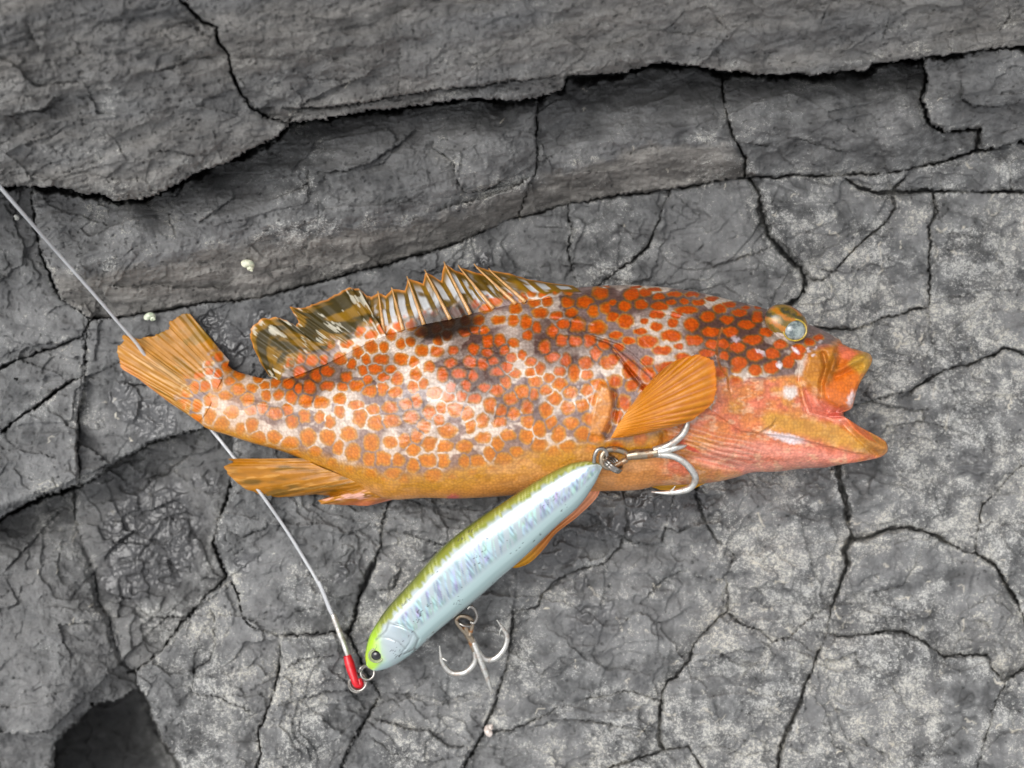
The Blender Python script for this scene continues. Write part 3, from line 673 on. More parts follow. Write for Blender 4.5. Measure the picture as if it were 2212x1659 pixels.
qz = Z.ravel()[quads]; ql = LAB.ravel()[quads]; qlab = ql[np.arange(len(quads)), qz.argmax(1)]
tops = {}
def structure(name, label, cat):
    o = empty(name); tag(o, label, cat, kind='structure'); return o
tops[0] = structure("rock_shelf", "flat dark grey rock shelf split by cracks into lichen speckled slabs under the fish", "rock")
tops[1] = structure("upper_rock_ledge", "highest brownish grey rock ledge with layered bedding and an overhanging edge", "rock")
tops[2] = structure("middle_rock_ledge", "stepped grey rock ledge with a brown face between the shelf and the overhang", "rock")
tops[3] = structure("sunken_rock", "lower rounded grey rock and dark hole beside the broken slab edge", "rock")
for l in range(NL):
    f = quads[qlab == l]
    if not len(f): continue
    used, inv = np.unique(f, return_inverse=True)
    at = {n: A.ravel()[used] for n, A in (("lichen", LICH), ("wet", WET), ("brown", BROWN), ("worm", WORM))}
    mesh_obj("rock_slab" if STRUCT[l] in (0, 3) else "rock_block", POS[used], inv.reshape(f.shape), MAT["rock"], tops[STRUCT[l]], at)
print("rock labels", NL, "quads", len(quads))

# ------------------------------------------------------------------ the fish
MAT["skin"] = skin_material("wet_fish_skin", .40, .12, .5, 1500, 0, film=True); MAT["fin"] = skin_material("wet_fin", .42, .18, .2, 1100, 0)
MAT["eye_skin"] = skin_material("eye_skin", .2, .8, .1, 1600, 0)
fish = empty("fish", tuple(P3(1050, 850, 0)))
tag(fish, "orange spotted grouper lying on its side on the rock with its mouth open", "fish")
ST = [(Z1(800, 700), Z1(610, 1075)), (Z1(860, 755), Z1(690, 1140)), (Z1(960, 790), Z1(830, 1185)), (Z1(1100, 815), Z1(1000, 1240)), (Z1(1260, 785), Z1(1180, 1290)), (Z1(1450, 715), Z1(1350, 1360)), (Z1(1600, 650), Z1(1560, 1450)),
      (Z1(1760, 560), Z1(1765, 1560)), (Z2(250, 510), Z2(235, 1604)), (Z2(450, 445), Z2(450, 1594)), (Z2(650, 395), Z2(650, 1598)), (Z2(850, 345), Z2(850, 1590)), (Z2(1100, 285), Z2(1100, 1572)), (Z2(1350, 232), Z2(1350, 1560)),
      (Z2(1600, 208), Z2(1600, 1550)), (Z2(1850, 203), Z2(1830, 1543)), (Z3(150, 203), Z3(310, 1516)), (Z3(350, 216), Z3(480, 1508)), (Z3(560, 246), Z3(680, 1492)), (Z3(760, 292), Z3(820, 1462)), (Z3(950, 338), Z3(930, 1428)),
      (Z3(1100, 385), Z3(1100, 1422)), (Z3(1250, 440), Z3(1260, 1402)), (Z3(1380, 492), Z3(1440, 1390)), (Z3(1505, 558), Z3(1640, 1335))]
#      half thickness (mm) and height of the mid plane at the same stations
HB = [4, 4.6, 5.6, 7, 9, 11.5, 14, 16.5, 18.2, 19.5, 20.6, 21.4, 22, 22.4, 22.6, 22.8, 23, 23, 22.8, 22, 21, 20, 18.5, 17, 15]
HM = [5, 5.4, 6, 7.2, 9, 11.5, 14, 16.2, 17.8, 19, 20, 20.6, 21, 21.2, 21.4, 21.6, 21.8, 21.8, 21.6, 21.2, 20.8, 20.4, 20, 19.6, 19.2]
rows = np.array([[a[0], a[1], b[0], b[1], h, m] for (a, b), h, m in zip(ST, HB, HM)])
NT_, NS_ = 960, 300
R = catmull(rows, NT_); T = np.linspace(0, 1, NT_)
s1 = np.linspace(0, 1, NS_); SS = -np.cos(s1 * np.pi); SS = .55 * SS + .45 * (s1 * 2 - 1)          # denser near the outline
lam = (SS + 1) / 2
MOUTH = catmull(mp(Z3, [(1505, 558), (1525, 590), (1570, 612), (1612, 640), (1690, 648), (1716, 690), (1692, 750), (1642, 830), (1620, 880), (1598, 960), (1580, 1010), (1530, 1034), (1530, 1060), (1570, 1085), (1645, 1134), (1750, 1190), (1808, 1232),
                        (1816, 1290), (1765, 1330), (1700, 1334), (1640, 1335)]), 400)
mq = np.linspace(0, 1, 400); MX = np.stack([np.interp(lam, mq, MOUTH[:, k]) for k in (0, 1)], -1)
def body_uv(Rr, t):
    top = Rr[:, None, 0:2]; bot = Rr[:, None, 2:4]; base = top + (bot - top) * lam[None, :, None]
    end = R[-1, 0:2] + (R[-1, 2:4] - R[-1, 0:2]) * lam[:, None]
    f = (sstep(.80, 1.0, t) ** 1.5)[:, None, None]
    return base + f * (MX - end)[None]
BUV = body_uv(R, T); U, V = BUV[..., 0], BUV[..., 1]
prof = (1 - np.abs(SS) ** 2.3) ** .55
hb = R[:, 4][:, None]; hm = R[:, 5][:, None]
ZB = hm + hb * prof[None]
# head bones, gill folds and flaps as relief
def ridge(pts, w, h, U=U, V=V):
    d, _ = polydist(pts, U, V); return h * np.exp(-(d / w) ** 2)
def flap(pts, h, reach, U=U, V=V, soft=2.0):
    """a plate whose free edge is the line: raised on the upper / left side, dropping sharply below it"""
    d, sd = polydist(pts, U, V); a = np.array(pts); e = sstep(0, 25, np.minimum(np.hypot(U - a[0, 0], V - a[0, 1]), np.hypot(U - a[-1, 0], V - a[-1, 1])))
    a_ = np.diff(a, axis=0); e = e * sstep(-18, 6, ((U - a[0, 0]) * a_[0, 0] + (V - a[0, 1]) * a_[0, 1]) / np.hypot(*a_[0])) * sstep(-18, 6, -((U - a[-1, 0]) * a_[-1, 0] + (V - a[-1, 1]) * a_[-1, 1]) / np.hypot(*a_[-1])) if len(a) < 9 else e
    return h * e * np.where(sd > 0, -.5 * np.exp(-d / (reach * .5)), .5 * np.exp(-d / reach)) * sstep(0, soft, d)
rel = np.zeros(U.shape)
PREOP = mp(Z3, [(735, 485), (715, 540), (700, 620), (705, 690), (730, 750), (770, 800), (775, 870), (800, 950)])
OPERC = mp(Z3, [(60, 300), (200, 370), (330, 370), (450, 400)])
GILL = mp(Z2, [(1570, 560), (1640, 580), (1730, 640), (1830, 720), (1920, 800), (1980, 880), (1960, 960)])
rel += flap(PREOP[::-1], 1.2, 14); rel += flap(mp(Z3, [(-150, 520), (-30, 560), (60, 590), (150, 650), (230, 730), (290, 790)]), 1.6, 22)
rel += flap(mp(Z3, [(100, 470), (180, 400), (300, 372), (420, 395), (520, 420)]), .8, 10)
rel += flap(mp(Z3, [(780, 860), (900, 835), (1050, 815), (1200, 800), (1260, 790)]), .5, 10)
rel += flap(mp(Z3, [(660, 1020), (760, 1090), (860, 1160), (980, 1170), (1060, 1120), (1100, 1050)]), 1.3, 20)
rel += flap(mp(Z3, [(940, 1170), (1050, 1180), (1200, 1200), (1400, 1250), (1600, 1300), (1690, 1310)]), 1.6, 26)
rel += flap(mp(Z3, [(1290, 640), (1250, 740), (1240, 830), (1270, 960), (1300, 1040), (1420, 1070), (1500, 1100)]), 1.0, 14)
rel += 2.2 * pmask(mp(Z3, [(1300, 640), (1440, 600), (1500, 590), (1480, 700), (1420, 800), (1400, 900), (1390, 960), (1300, 860), (1260, 800)]), U, V, 9)
rel += 3.0 * pmask(mp(Z3, [(1500, 640), (1560, 600), (1660, 640), (1720, 690), (1660, 800), (1620, 900), (1590, 1000), (1500, 1010), (1410, 960), (1385, 860), (1430, 740)]), U, V, 10)
rel += ridge(mp(Z3, [(1470, 690), (1460, 760), (1500, 760), (1600, 700), (1680, 660)]), 8, 1.6) - ridge(mp(Z3, [(1480, 800), (1560, 760), (1640, 730)]), 7, 1.2)
rel -= ridge(mp(Z3, [(1395, 650), (1420, 740), (1390, 840), (1380, 950), (1420, 1010)]), 6, 2.2)
rel -= ridge(mp(Z3, [(1500, 600), (1480, 640), (1495, 560)]), 5, 1.5)
rel -= ridge(mp(Z3, [(1280, 900), (1300, 960), (1330, 1010), (1420, 1040), (1510, 1040)]), 10, 2.0)
rel += ridge(mp(Z3, [(1540, 1060), (1600, 1150), (1700, 1230), (1790, 1270)]), 12, 2.4)
rel -= ridge(mp(Z3, [(1530, 1110), (1620, 1200), (1700, 1270), (1740, 1310)]), 6, 1.4)
for k in range(9):                                                     # folds of the gill membrane
    q = k / 8; p = catmull([(380 + 40 * q, 1130 + 90 * q), (500 + 30 * q, 1160 + 80 * q), (620 + 10 * q, 1210 + 80 * q), (760, 1250 + 90 * q), (920 + 60 * q, 1260 + 100 * q)], 14)
    rel += flap(mp(Z3, p.tolist()), .9 + .4 * math.sin(k * 2.1), 6)
rel -= ridge(mp(Z3, [(350, 1180), (370, 1280), (420, 1330), (560, 1330), (700, 1360), (850, 1400)]), 9, 1.6)
rel += 1.0 * pmask(mp(Z2, [(1600, 850), (1660, 870), (1690, 960), (1660, 1080), (1600, 1190), (1530, 1170), (1540, 1060), (1560, 950)]), U, V, 7)
rel -= ridge(mp(Z2, [(1690, 900), (1700, 1000), (1680, 1100), (1640, 1190)]), 6, 2.0)
for k in range(5): rel -= ridge(mp(Z2, [(1680 + 28 * k, 620 + 40 * k), (1760 + 26 * k, 720 + 36 * k), (1880 + 20 * k, 860 + 22 * k)]), 3, .7)
rel += 1.6 * emask(Z3(1155, 455), 60, 42, 30, U, V, .5) - ridge(mp(Z3, [(1015, 400), (1040, 490), (1110, 550), (1220, 575), (1300, 540)]), 6, 1.2)
rel += .5 * fbm(U / 60, V / 60, 4, 3) + .12 * fbm(U / 12, V / 12, 6, 3)
rel += ridge(mp(Z1, [(700, 880), (900, 960), (1200, 1000), (1500, 960)]) + mp(Z2, [(100, 850), (400, 700), (700, 520), (1000, 430), (1300, 400), (1560, 450)]), 5, .35)
rel = rel * 1.35; ZB += rel * np.clip(prof[None] * 1.5, 0, 1) ** .6 * np.clip(hb / 14, .3, 1)

# colouring of the skin
def seed_spots():
    pts = []; rad = []
    r3 = np.random.default_rng(3)
    cand = r3.uniform([330, 600], [1600, 1065], (9000, 2))
    for x, y in cand:
        sp = (22.0 + 5.0 * sstep(810, 950, y) + 4.5 * sstep(1130, 1330, x) - .5 * (1 - sstep(430, 620, x))) * (.86 + .34 * ((x * 13.7 + y * 5.9) % 1.0))
        if x > 1316 and y < 790: continue
        ok = True
        for (a, b), q in zip(pts, rad):
            if (a - x) ** 2 + ((b - y)) ** 2 < (.5 * (sp + q)) ** 2: ok = False; break
        if ok: pts.append((x, y)); rad.append(sp)
    return pts, rad
sp_pts, sp_rad = seed_spots()
HEADSP = [(145, 265, 45, 40), (230, 255, 38, 28), (320, 280, 38, 22), (425, 262, 50, 18), (540, 262, 45, 15), (290, 232, 45, 14), (170, 215, 35, 10), (670, 292, 40, 15), (400, 315, 32, 18), (488, 308, 32, 18), (585, 318, 42, 20), (780, 330, 40, 15), (890, 348, 30, 12),
          (970, 345, 25, 9), (20, 320, 22, 20), (98, 340, 40, 32), (205, 330, 42, 30), (325, 343, 55, 25), (500, 365, 68, 25), (720, 360, 42, 28), (850, 385, 48, 22), (965, 410, 35, 40), (20, 410, 35, 30), (105, 440, 50, 45), (310, 395, 45, 25), (440, 400, 40, 20),
          (645, 410, 50, 32), (770, 430, 42, 26), (895, 462, 52, 25), (230, 440, 25, 18), (310, 475, 40, 28), (412, 448, 35, 28), (535, 462, 45, 42), (660, 508, 58, 28), (200, 505, 42, 22), (790, 510, 45, 35), (935, 560, 65, 30), (1020, 510, 42, 30), (250, 570, 65, 38),
          (405, 535, 65, 35), (555, 565, 55, 35), (670, 590, 40, 30), (745, 590, 38, 30), (830, 610, 50, 38), (1115, 590, 45, 30), (1065, 650, 48, 38), (950, 660, 52, 42), (1235, 620, 50, 32), (1310, 575, 32, 28), (1365, 545, 30, 20), (345, 630, 60, 30), (455, 605, 30, 22),
          (480, 675, 50, 25), (640, 650, 50, 25), (750, 660, 32, 30), (845, 710, 50, 40), (950, 760, 45, 35), (1060, 740, 50, 40), (1170, 705, 40, 35), (1220, 665, 45, 25), (125, 565, 40, 25), (20, 690, 40, 35), (390, 730, 55, 25), (40, 530, 40, 25), (60, 610, 38, 28), (130, 720, 40, 28), (250, 700, 40, 30)]
WHITE = [(Z2(250, 620), 75, 55, 40, .95), (Z2(430, 790), 50, 24, 30, .9), (Z2(540, 1000), 24, 60, 12, .95), (Z2(520, 1180), 26, 40, 10, .9), (Z2(230, 1240), 20, 34, 5, 1), (Z2(120, 1100), 14, 20, 30, .9), (Z2(920, 1180), 18, 20, 0, .9), (Z2(1080, 720), 46, 14, -15, .95),
                         (Z2(860, 900), 14, 20, 0, .9), (Z2(1290, 950), 26, 36, 10, .9), (Z2(1500, 780), 36, 16, -20, .95), (Z2(760, 630), 26, 12, -20, .8), (Z2(950, 420), 60, 16, -10, .55), (Z2(1080, 500), 60, 22, -20, .6), (Z2(1600, 560), 16, 12, 0, .9), (Z2(1340, 1230), 12, 16, 20, 1),
                         (Z2(1400, 640), 12, 8, 0, .9), (Z2(540, 1290), 14, 18, 0, .9), (Z1(1600, 1060), 30, 70, 10, .95), (Z1(1500, 800), 20, 60, 20, .8), (Z1(1590, 1370), 24, 40, 0, .95), (Z1(1200, 1200), 30, 34, 40, .95), (Z1(1040, 850), 50, 20, 15, .8), (Z1(720, 1030), 28, 40, 20, .95),
                         (Z1(740, 780), 40, 40, 0, .8), (Z1(920, 1120), 14, 30, 0, .9), (Z1(1390, 1280), 14, 10, 0, .9), (Z1(1190, 970), 60, 14, 20, .8), (Z3(350, 450), 60, 34, 0, .75), (Z3(470, 600), 60, 16, 0, .8), (Z3(360, 690), 40, 12, 0, .8), (Z2(1580, 960), 20, 40, 0, .5), (Z1(2090, 800), 14, 20, 0, .6)]
def skin_pattern(U, V):
    nu = U + 3.2 * fbm(U / 11, V / 11, 61, 2); nv = V + 3.2 * fbm(U / 11, V / 11, 62, 2)
    F1 = np.full(U.shape, 9.0); F2 = np.full(U.shape, 9.0)
    for (x, y), r in zip(sp_pts, sp_rad):                                   # nearest and second nearest spot centre
        i = np.where((np.abs(U - x) < r * 2.2) & (np.abs(V - y) < r * 2.2)); st = .80 + .36 * ((x * 7.3 + y * 3.1) % 1.0)
        d = np.hypot((nu[i] - x) * st, (nv[i] - y) / st) / r
        f1 = F1[i]; F2[i] = np.where(d < f1, f1, np.minimum(F2[i], d)); F1[i] = np.minimum(f1, d)
    core = np.minimum(sstep(.62, .30, F1), sstep(.09, .36, F2 - F1))
    halo = np.minimum(sstep(.70, .54, F1), sstep(.05, .19, F2 - F1))
    hcore = np.zeros(U.shape); hhalo = np.zeros(U.shape)
    for x, y, rx, ry in HEADSP:
        c = Z3(x, y); i = np.where((np.abs(U - c[0]) < 40) & (np.abs(V - c[1]) < 30))
        dd = np.hypot((nu[i] - c[0]) / (rx * .3307), (nv[i] - c[1]) / (ry * .3307))
        hcore[i] = np.maximum(hcore[i], sstep(1.08, .84, dd)); hhalo[i] = np.maximum(hhalo[i], sstep(1.35, 1.0, dd))
    inhead = sstep(1312, 1322, U); core = np.maximum(core * (1 - inhead * sstep(800, 780, V)), hcore); halo = np.maximum(halo * (1 - inhead * sstep(800, 780, V)), hhalo)
    lav = lin((140, 118, 114)); pale = lin((222, 206, 192))
    n1 = fbm(U / 70, V / 50, 81, 4)
    wht = sstep(.16, .27, n1 + .06 * sstep(800, 900, V))
    for c, rx, ry, an, k in WHITE:
        wht = np.maximum(wht, k * emask(c, rx, ry, an, nu, nv, .35))
    drk = sstep(.05, .35, fbm(U / 110 + 5, V / 60, 91, 3)) * .5
    band = np.zeros(U.shape)
    for c, rx, ry, an, k in [((690, 815), 105, 40, -14, 1), ((1030, 790), 88, 74, -25, 1), ((1215, 735), 95, 66, 10, .95), ((1590, 735), 140, 62, 14, .95), ((820, 800), 46, 36, -20, .7), ((1330, 650), 170, 22, 4, .8), ((480, 800), 46, 22, 30, .7), ((590, 900), 60, 24, 12, .5), ((900, 900), 60, 40, 10, .45), ((1110, 880), 60, 26, -10, .6), ((1000, 650), 120, 20, -12, .6)]:
        band = np.maximum(band, k * emask(c, rx, ry, an, nu + 16 * n1, nv + 22 * fbm(U / 34, V / 34, 507, 3), .4))
    drk = band; wht = wht * (1 - .8 * band)
    base = lerpc(np.broadcast_to(lav, U.shape + (3,)), lin((78, 48, 38)), band * .92); base = lerpc(base, pale, wht)
    fine = fbm(U / 5, V / 5, 95, 2); base = base * (1 + .20 * fine)[..., None]
    org = lerpc(np.broadcast_to(lin((206, 92, 0)), U.shape + (3,)), lin((212, 116, 12)), sstep(700, 950, V + 40 * n1)); org = lerpc(org, lin((192, 70, 0)), np.maximum(inhead * .7, band * .75))
    rimc = lerpc(np.broadcast_to(lin((190, 132, 40)), U.shape + (3,)), lin((122, 80, 18)), drk)
    Cc = lerpc(base, rimc, halo * .9); Cc = lerpc(Cc, org, core * .96)
    Cc = Cc * (1 + .16 * fbm(U / 9, V / 9, 97, 2))[..., None]
    return Cc, nu, nv, n1, core, halo, inhead, drk
Cc, nu, nv, n1, core, halo, inhead, drk = skin_pattern(U, V)
# flanks fade into the yellow belly
BELLY = mp(Z1, [(560, 1110), (760, 1130), (1000, 1190), (1200, 1255), (1420, 1320), (1700, 1400), (1900, 1450)]) + mp(Z2, [(300, 1440), (500, 1440), (700, 1400), (900, 1350), (1100, 1300), (1300, 1270), (1500, 1240), (1700, 1230)]) + mp(Z3, [(200, 1200), (400, 1150)])
BLA = np.array(BELLY); db = V + 8 * fbm(U / 26, V / 26, 99, 3) - np.interp(U, BLA[:, 0], BLA[:, 1]); bel = sstep(-16, 14, db) * sstep(1520, 1470, U)
bc = lerpc(np.broadcast_to(lin((202, 140, 30)), U.shape + (3,)), lin((218, 146, 76)), sstep(20, 62, db) * sstep(560, 760, U))
bc = lerpc(bc, lin((232, 168, 110)), (sstep(.1, .5, fbm(U / 60, V / 24, 103, 3)) * .5)); bc = bc * (1 + .12 * fbm(U / 7, V / 7, 104, 3))[..., None]
Cc = lerpc(Cc, bc, bel * (1 - .55 * np.maximum(halo, core) * sstep(24, 8, db)))
# saddle blotch on the back
gold = np.clip(sstep(640, 420, U) * .5 + sstep(860, 1000, V) * .22 * sstep(1400, 1200, U), 0, 1); Cc = lerpc(Cc, lin((206, 138, 34)), gold * .8)
Cc = lerpc(Cc, lin((30, 16, 8)), .96 * emask(Z2(590, 476), 80, 27, -14, nu + 6 * n1, nv + 5 * vnoise(U / 14, V / 14, 8), .4))
# head: lower cheek, jaws, throat
chk = mp(Z3, [(700, 800), (780, 850), (900, 820), (1000, 815), (1200, 795), (1260, 790), (1300, 640), (1500, 560), (1800, 640), (1900, 1400), (1000, 1700), (-200, 1700), (-200, 1300), (250, 1220), (520, 1110), (680, 1010)])
chm = pmask(chk, nu, nv, 7) * sstep(1375, 1470, U + 14 * n1 * 3 - .25 * (V - 1000))
cc = lerpc(np.broadcast_to(lin((214, 128, 64)), U.shape + (3,)), lin((226, 124, 90)), sstep(-.1, .35, fbm(U / 80, V / 60, 107, 3)))
cc = lerpc(cc, lin((214, 148, 62)), sstep(.0, .4, fbm(U / 55, V / 40, 109, 3)) * .8)
cc = lerpc(cc, lin((240, 150, 128)), pmask(mp(Z3, [(520, 1330), (700, 1250), (1000, 1210), (1300, 1270), (1620, 1320), (1300, 1400), (900, 1430), (650, 1400)]), nu, nv, 14) * .9)
cc = lerpc(cc, lin((206, 104, 70)), sstep(.12, .5, fbm(U / 26, V / 16, 117, 4)) * .55); cc = lerpc(cc, lin((240, 190, 150)), sstep(.10, .5, fbm(U / 20 + 7, V / 12, 118, 4)) * .6); cc = cc * (1 + .30 * fbm(U / 7, V / 4, 111, 3))[..., None]
Cc = lerpc(Cc, cc, chm)
strk = np.sin((V - 548.6 - .25 * (U - 1316)) * .55 + 3 * fbm(U / 60, V / 30, 113, 2))
fold = pmask(mp(Z3, [(380, 1120), (560, 1110), (760, 1190), (900, 1190), (1000, 1300), (800, 1420), (560, 1360), (420, 1290)]), U, V, 16)
Cc = lerpc(Cc, lin((236, 176, 150)), fold * sstep(.2, .9, strk) * .55); Cc = lerpc(Cc, lin((206, 112, 76)), fold * sstep(.2, .9, -strk) * .5)
Cc = lerpc(Cc, lin((205, 150, 52)), pmask(mp(Z3, [(1050, 1020), (1250, 1070), (1500, 1105), (1600, 1170), (1700, 1250), (1740, 1310), (1600, 1285), (1350, 1215), (1150, 1165), (1000, 1150), (1000, 1060)]), nu, nv, 12) * .85)
Cc = lerpc(Cc, lin((190, 128, 36)), pmask(mp(Z3, [(1560, 1085), (1645, 1134), (1750, 1190), (1820, 1235), (1820, 1300), (1740, 1325), (1690, 1240), (1600, 1160)]), nu, nv, 6) * .9)
Cc = lerpc(Cc, lin((228, 104, 40)), pmask(mp(Z3, [(1540, 1060), (1600, 1100), (1720, 1190), (1730, 1230), (1640, 1180), (1570, 1120)]), nu, nv, 4) * .8)
Cc = lerpc(Cc, lin((242, 148, 124)), pmask(mp(Z3, [(1270, 880), (1400, 960), (1500, 1020), (1540, 1040), (1540, 1110), (1400, 1080), (1280, 1030)]), nu, nv, 9) * .9)
Cc = lerpc(Cc, lin((196, 130, 44)), pmask(mp(Z3, [(1300, 640), (1440, 600), (1500, 590), (1480, 700), (1420, 800), (1400, 900), (1300, 860), (1260, 800)]), nu, nv, 6) * .85)
Cc = lerpc(Cc, lin((222, 112, 24)), pmask(mp(Z3, [(1500, 640), (1560, 620), (1660, 660), (1690, 730), (1640, 820), (1610, 930), (1580, 1005), (1480, 1010), (1400, 950), (1385, 860), (1430, 740)]), nu, nv, 7) * .9)
Cc = lerpc(Cc, lin((196, 158, 60)), pmask(mp(Z3, [(1560, 720), (1600, 660), (1680, 640), (1722, 690), (1690, 760), (1640, 790), (1590, 750)]), nu, nv, 8) * .85)
Cc = lerpc(Cc, lin((150, 104, 34)), pmask(mp(Z3, [(1440, 650), (1490, 640), (1500, 740), (1460, 820), (1420, 860), (1400, 800)]), nu, nv, 8) * .7)
Cc = lerpc(Cc, lin((234, 120, 88)), pmask(mp(Z3, [(1500, 590), (1570, 610), (1620, 650), (1570, 700), (1510, 680)]), nu, nv, 5) * .8)
for c, rx, ry, an, col, k in [(Z3(1185, 905), 15.5, 13.5, -10, (250, 242, 236), .95), (Z3(1150, 1200), 40, 9, 14, (246, 232, 236), .9), (Z3(1580, 945), 7, 18, 12, (250, 226, 222), .85), (Z3(1215, 630), 8.5, 4.2, 38, (245, 232, 235), 1), (Z3(1300, 628), 5, 4, 40, (240, 226, 230), 1),
                              (Z3(1345, 615), 3.5, 3, 0, (240, 226, 230), .9), (Z3(1110, 725), 6.5, 5, 20, (245, 236, 240), 1), (Z3(1380, 575), 4, 3, 0, (240, 226, 230), .9), (Z3(985, 640), 12, 4, 40, (226, 210, 216), .85), (Z3(830, 556), 9, 6, 0, (214, 196, 204), .8), (Z3(540, 1275), 20, 5, 28, (214, 44, 34), .75),
                              (Z3(470, 1225), 10, 4, 35, (226, 70, 60), .6), (Z3(1330, 660), 5, 3, 0, (235, 222, 224), .8), (Z3(700, 680), 6, 3, 70, (225, 210, 212), .7), (Z2(640, 1590), 13, 6, 5, (226, 96, 90), .9)]:
    Cc = lerpc(Cc, lin(col) * .93, k * emask(c, rx, ry, an, nu + 2.5 * vnoise(U / 5, V / 5, 31), nv + 2.5 * vnoise(U / 5, V / 5, 32), .5))
Cc = lerpc(Cc, lin((206, 128, 62)), .75 * ridge(PREOP, 2.4, 1))
Cc = lerpc(Cc, lin((222, 150, 78)), .8 * pmask(mp(Z2, [(1600, 850), (1660, 870), (1690, 960), (1660, 1080), (1600, 1190), (1530, 1170), (1540, 1060), (1560, 950)]), nu, nv, 5))
Cc = lerpc(Cc, lin((196, 84, 12)), .45 * pmask(mp(Z2, [(1680, 620), (1800, 680), (1920, 800), (1980, 900), (1900, 920), (1780, 800)]), nu, nv, 7))
Cc = lerpc(Cc, lin((70, 36, 24)), .8 * ridge(GILL, 2.6, 1))  # crease shade under the gill flap, painted as a dark line
Cc = lerpc(Cc, lin((196, 96, 70)), .6 * ridge(mp(Z3, [(1280, 900), (1300, 960), (1330, 1010), (1420, 1040), (1510, 1040)]), 6, 1))  # mouth corner groove darkened in the colour to deepen its shade
tailm = 0 * sstep(.055, .0, T)[:, None] * sstep(-.3, .3, vnoise(U / 10, V / 10, 55)); Cc = lerpc(Cc, lin((190, 118, 24)), tailm * .75)
Cc = np.clip(Cc, 0, 1)
FILM_EDGE = np.array(mp(Z1, [(600, 900), (900, 960), (1200, 995), (1500, 980), (1800, 930)]) + mp(Z2, [(0, 960), (250, 905), (420, 880), (640, 830), (760, 1010), (900, 1060), (1100, 1040), (1250, 930), (1400, 880), (1600, 850)]) + mp(Z3, [(300, 900), (780, 840), (1250, 800), (1500, 900)]))
fv = np.interp(U, FILM_EDGE[:, 0], FILM_EDGE[:, 1]); fd = V + 12 * fbm(U / 22, V / 14, 505, 4, .6) - fv
FILM = sstep(-2, 3, fd) * (1 - .55 * bel * sstep(24, 40, db))
FILM = np.maximum(FILM, emask(Z3(340, 420), 60, 16, -8, nu, nv, .2) * .8)
# upper and lower side of the body, with the mouth cavity turned inwards at the end
NB = 14
kb = np.arange(1, NB + 1) / NB; tb = 1 - .10 * kb
Rb = np.stack([np.interp(tb, T, R[:, k]) for k in range(6)], -1)
UVb = body_uv(Rb, np.ones(NB) * 1.0); cen = R[-1:, None, 0:2] * .5 + R[-1:, None, 2:4] * .5
sh = (.96 - .30 * kb)[:, None, None]; UVb = (UVb - cen) * sh + cen + np.stack([-60 * kb, 0 * kb], -1)[:, None, :]
ZBb = R[-1, 5] + (ZB[-1] - R[-1, 5])[None] * (.93 - .35 * kb)[:, None]
Uall = np.vstack([U, UVb[..., 0]]); Vall = np.vstack([V, UVb[..., 1]]); Ztop = np.vstack([ZB, ZBb])
bc_in = np.broadcast_to(lin((206, 96, 78)), UVb.shape[:2] + (3,)); Call = np.concatenate([Cc, bc_in], 0)
Zlow = np.vstack([hm - np.minimum(hb * prof[None] * .98, hm - .3), R[-1, 5] - (R[-1, 4] * prof)[None] * (.93 - .35 * kb)[:, None]])
step_ = np.r_[np.arange(0, NT_, 4), NT_ - 1 + np.arange(1, NB + 1)] if False else np.arange(NT_ + NB)
topg = P3(Uall, Vall, Ztop)
# underside: same outline, coarser rows are not needed elsewhere so it shares the grid every 4th column
js = np.unique(np.r_[np.arange(0, NS_, 6), NS_ - 1]); iss = np.unique(np.r_[np.arange(0, NT_ + NB, 6), NT_ - 1, NT_ + NB - 1])
lowg = P3(Uall[np.ix_(iss, js)], Vall[np.ix_(iss, js)], Zlow[np.ix_(iss, js)])
n_top = topg.shape[0] * topg.shape[1]
vv = np.vstack([topg.reshape(-1, 3), lowg.reshape(-1, 3)])
ff = np.vstack([gridfaces(NT_ + NB, NS_, False), gridfaces(len(iss), len(js), True) + n_top])
cl = np.vstack([Call.reshape(-1, 3), Call[np.ix_(iss, js)].reshape(-1, 3)])
FL = np.array(fish.location)
fl_all = np.vstack([FILM, np.ones(UVb.shape[:2])])
body = mesh_obj("body", vv - FL, ff, MAT["skin"], fish, {"Col": cl, "Film": np.r_[fl_all.ravel(), fl_all[np.ix_(iss, js)].ravel()]})
def fish_z(u, v):
    k = np.argmin((U - u) ** 2 + (V - v) ** 2); return float(ZB.ravel()[k])

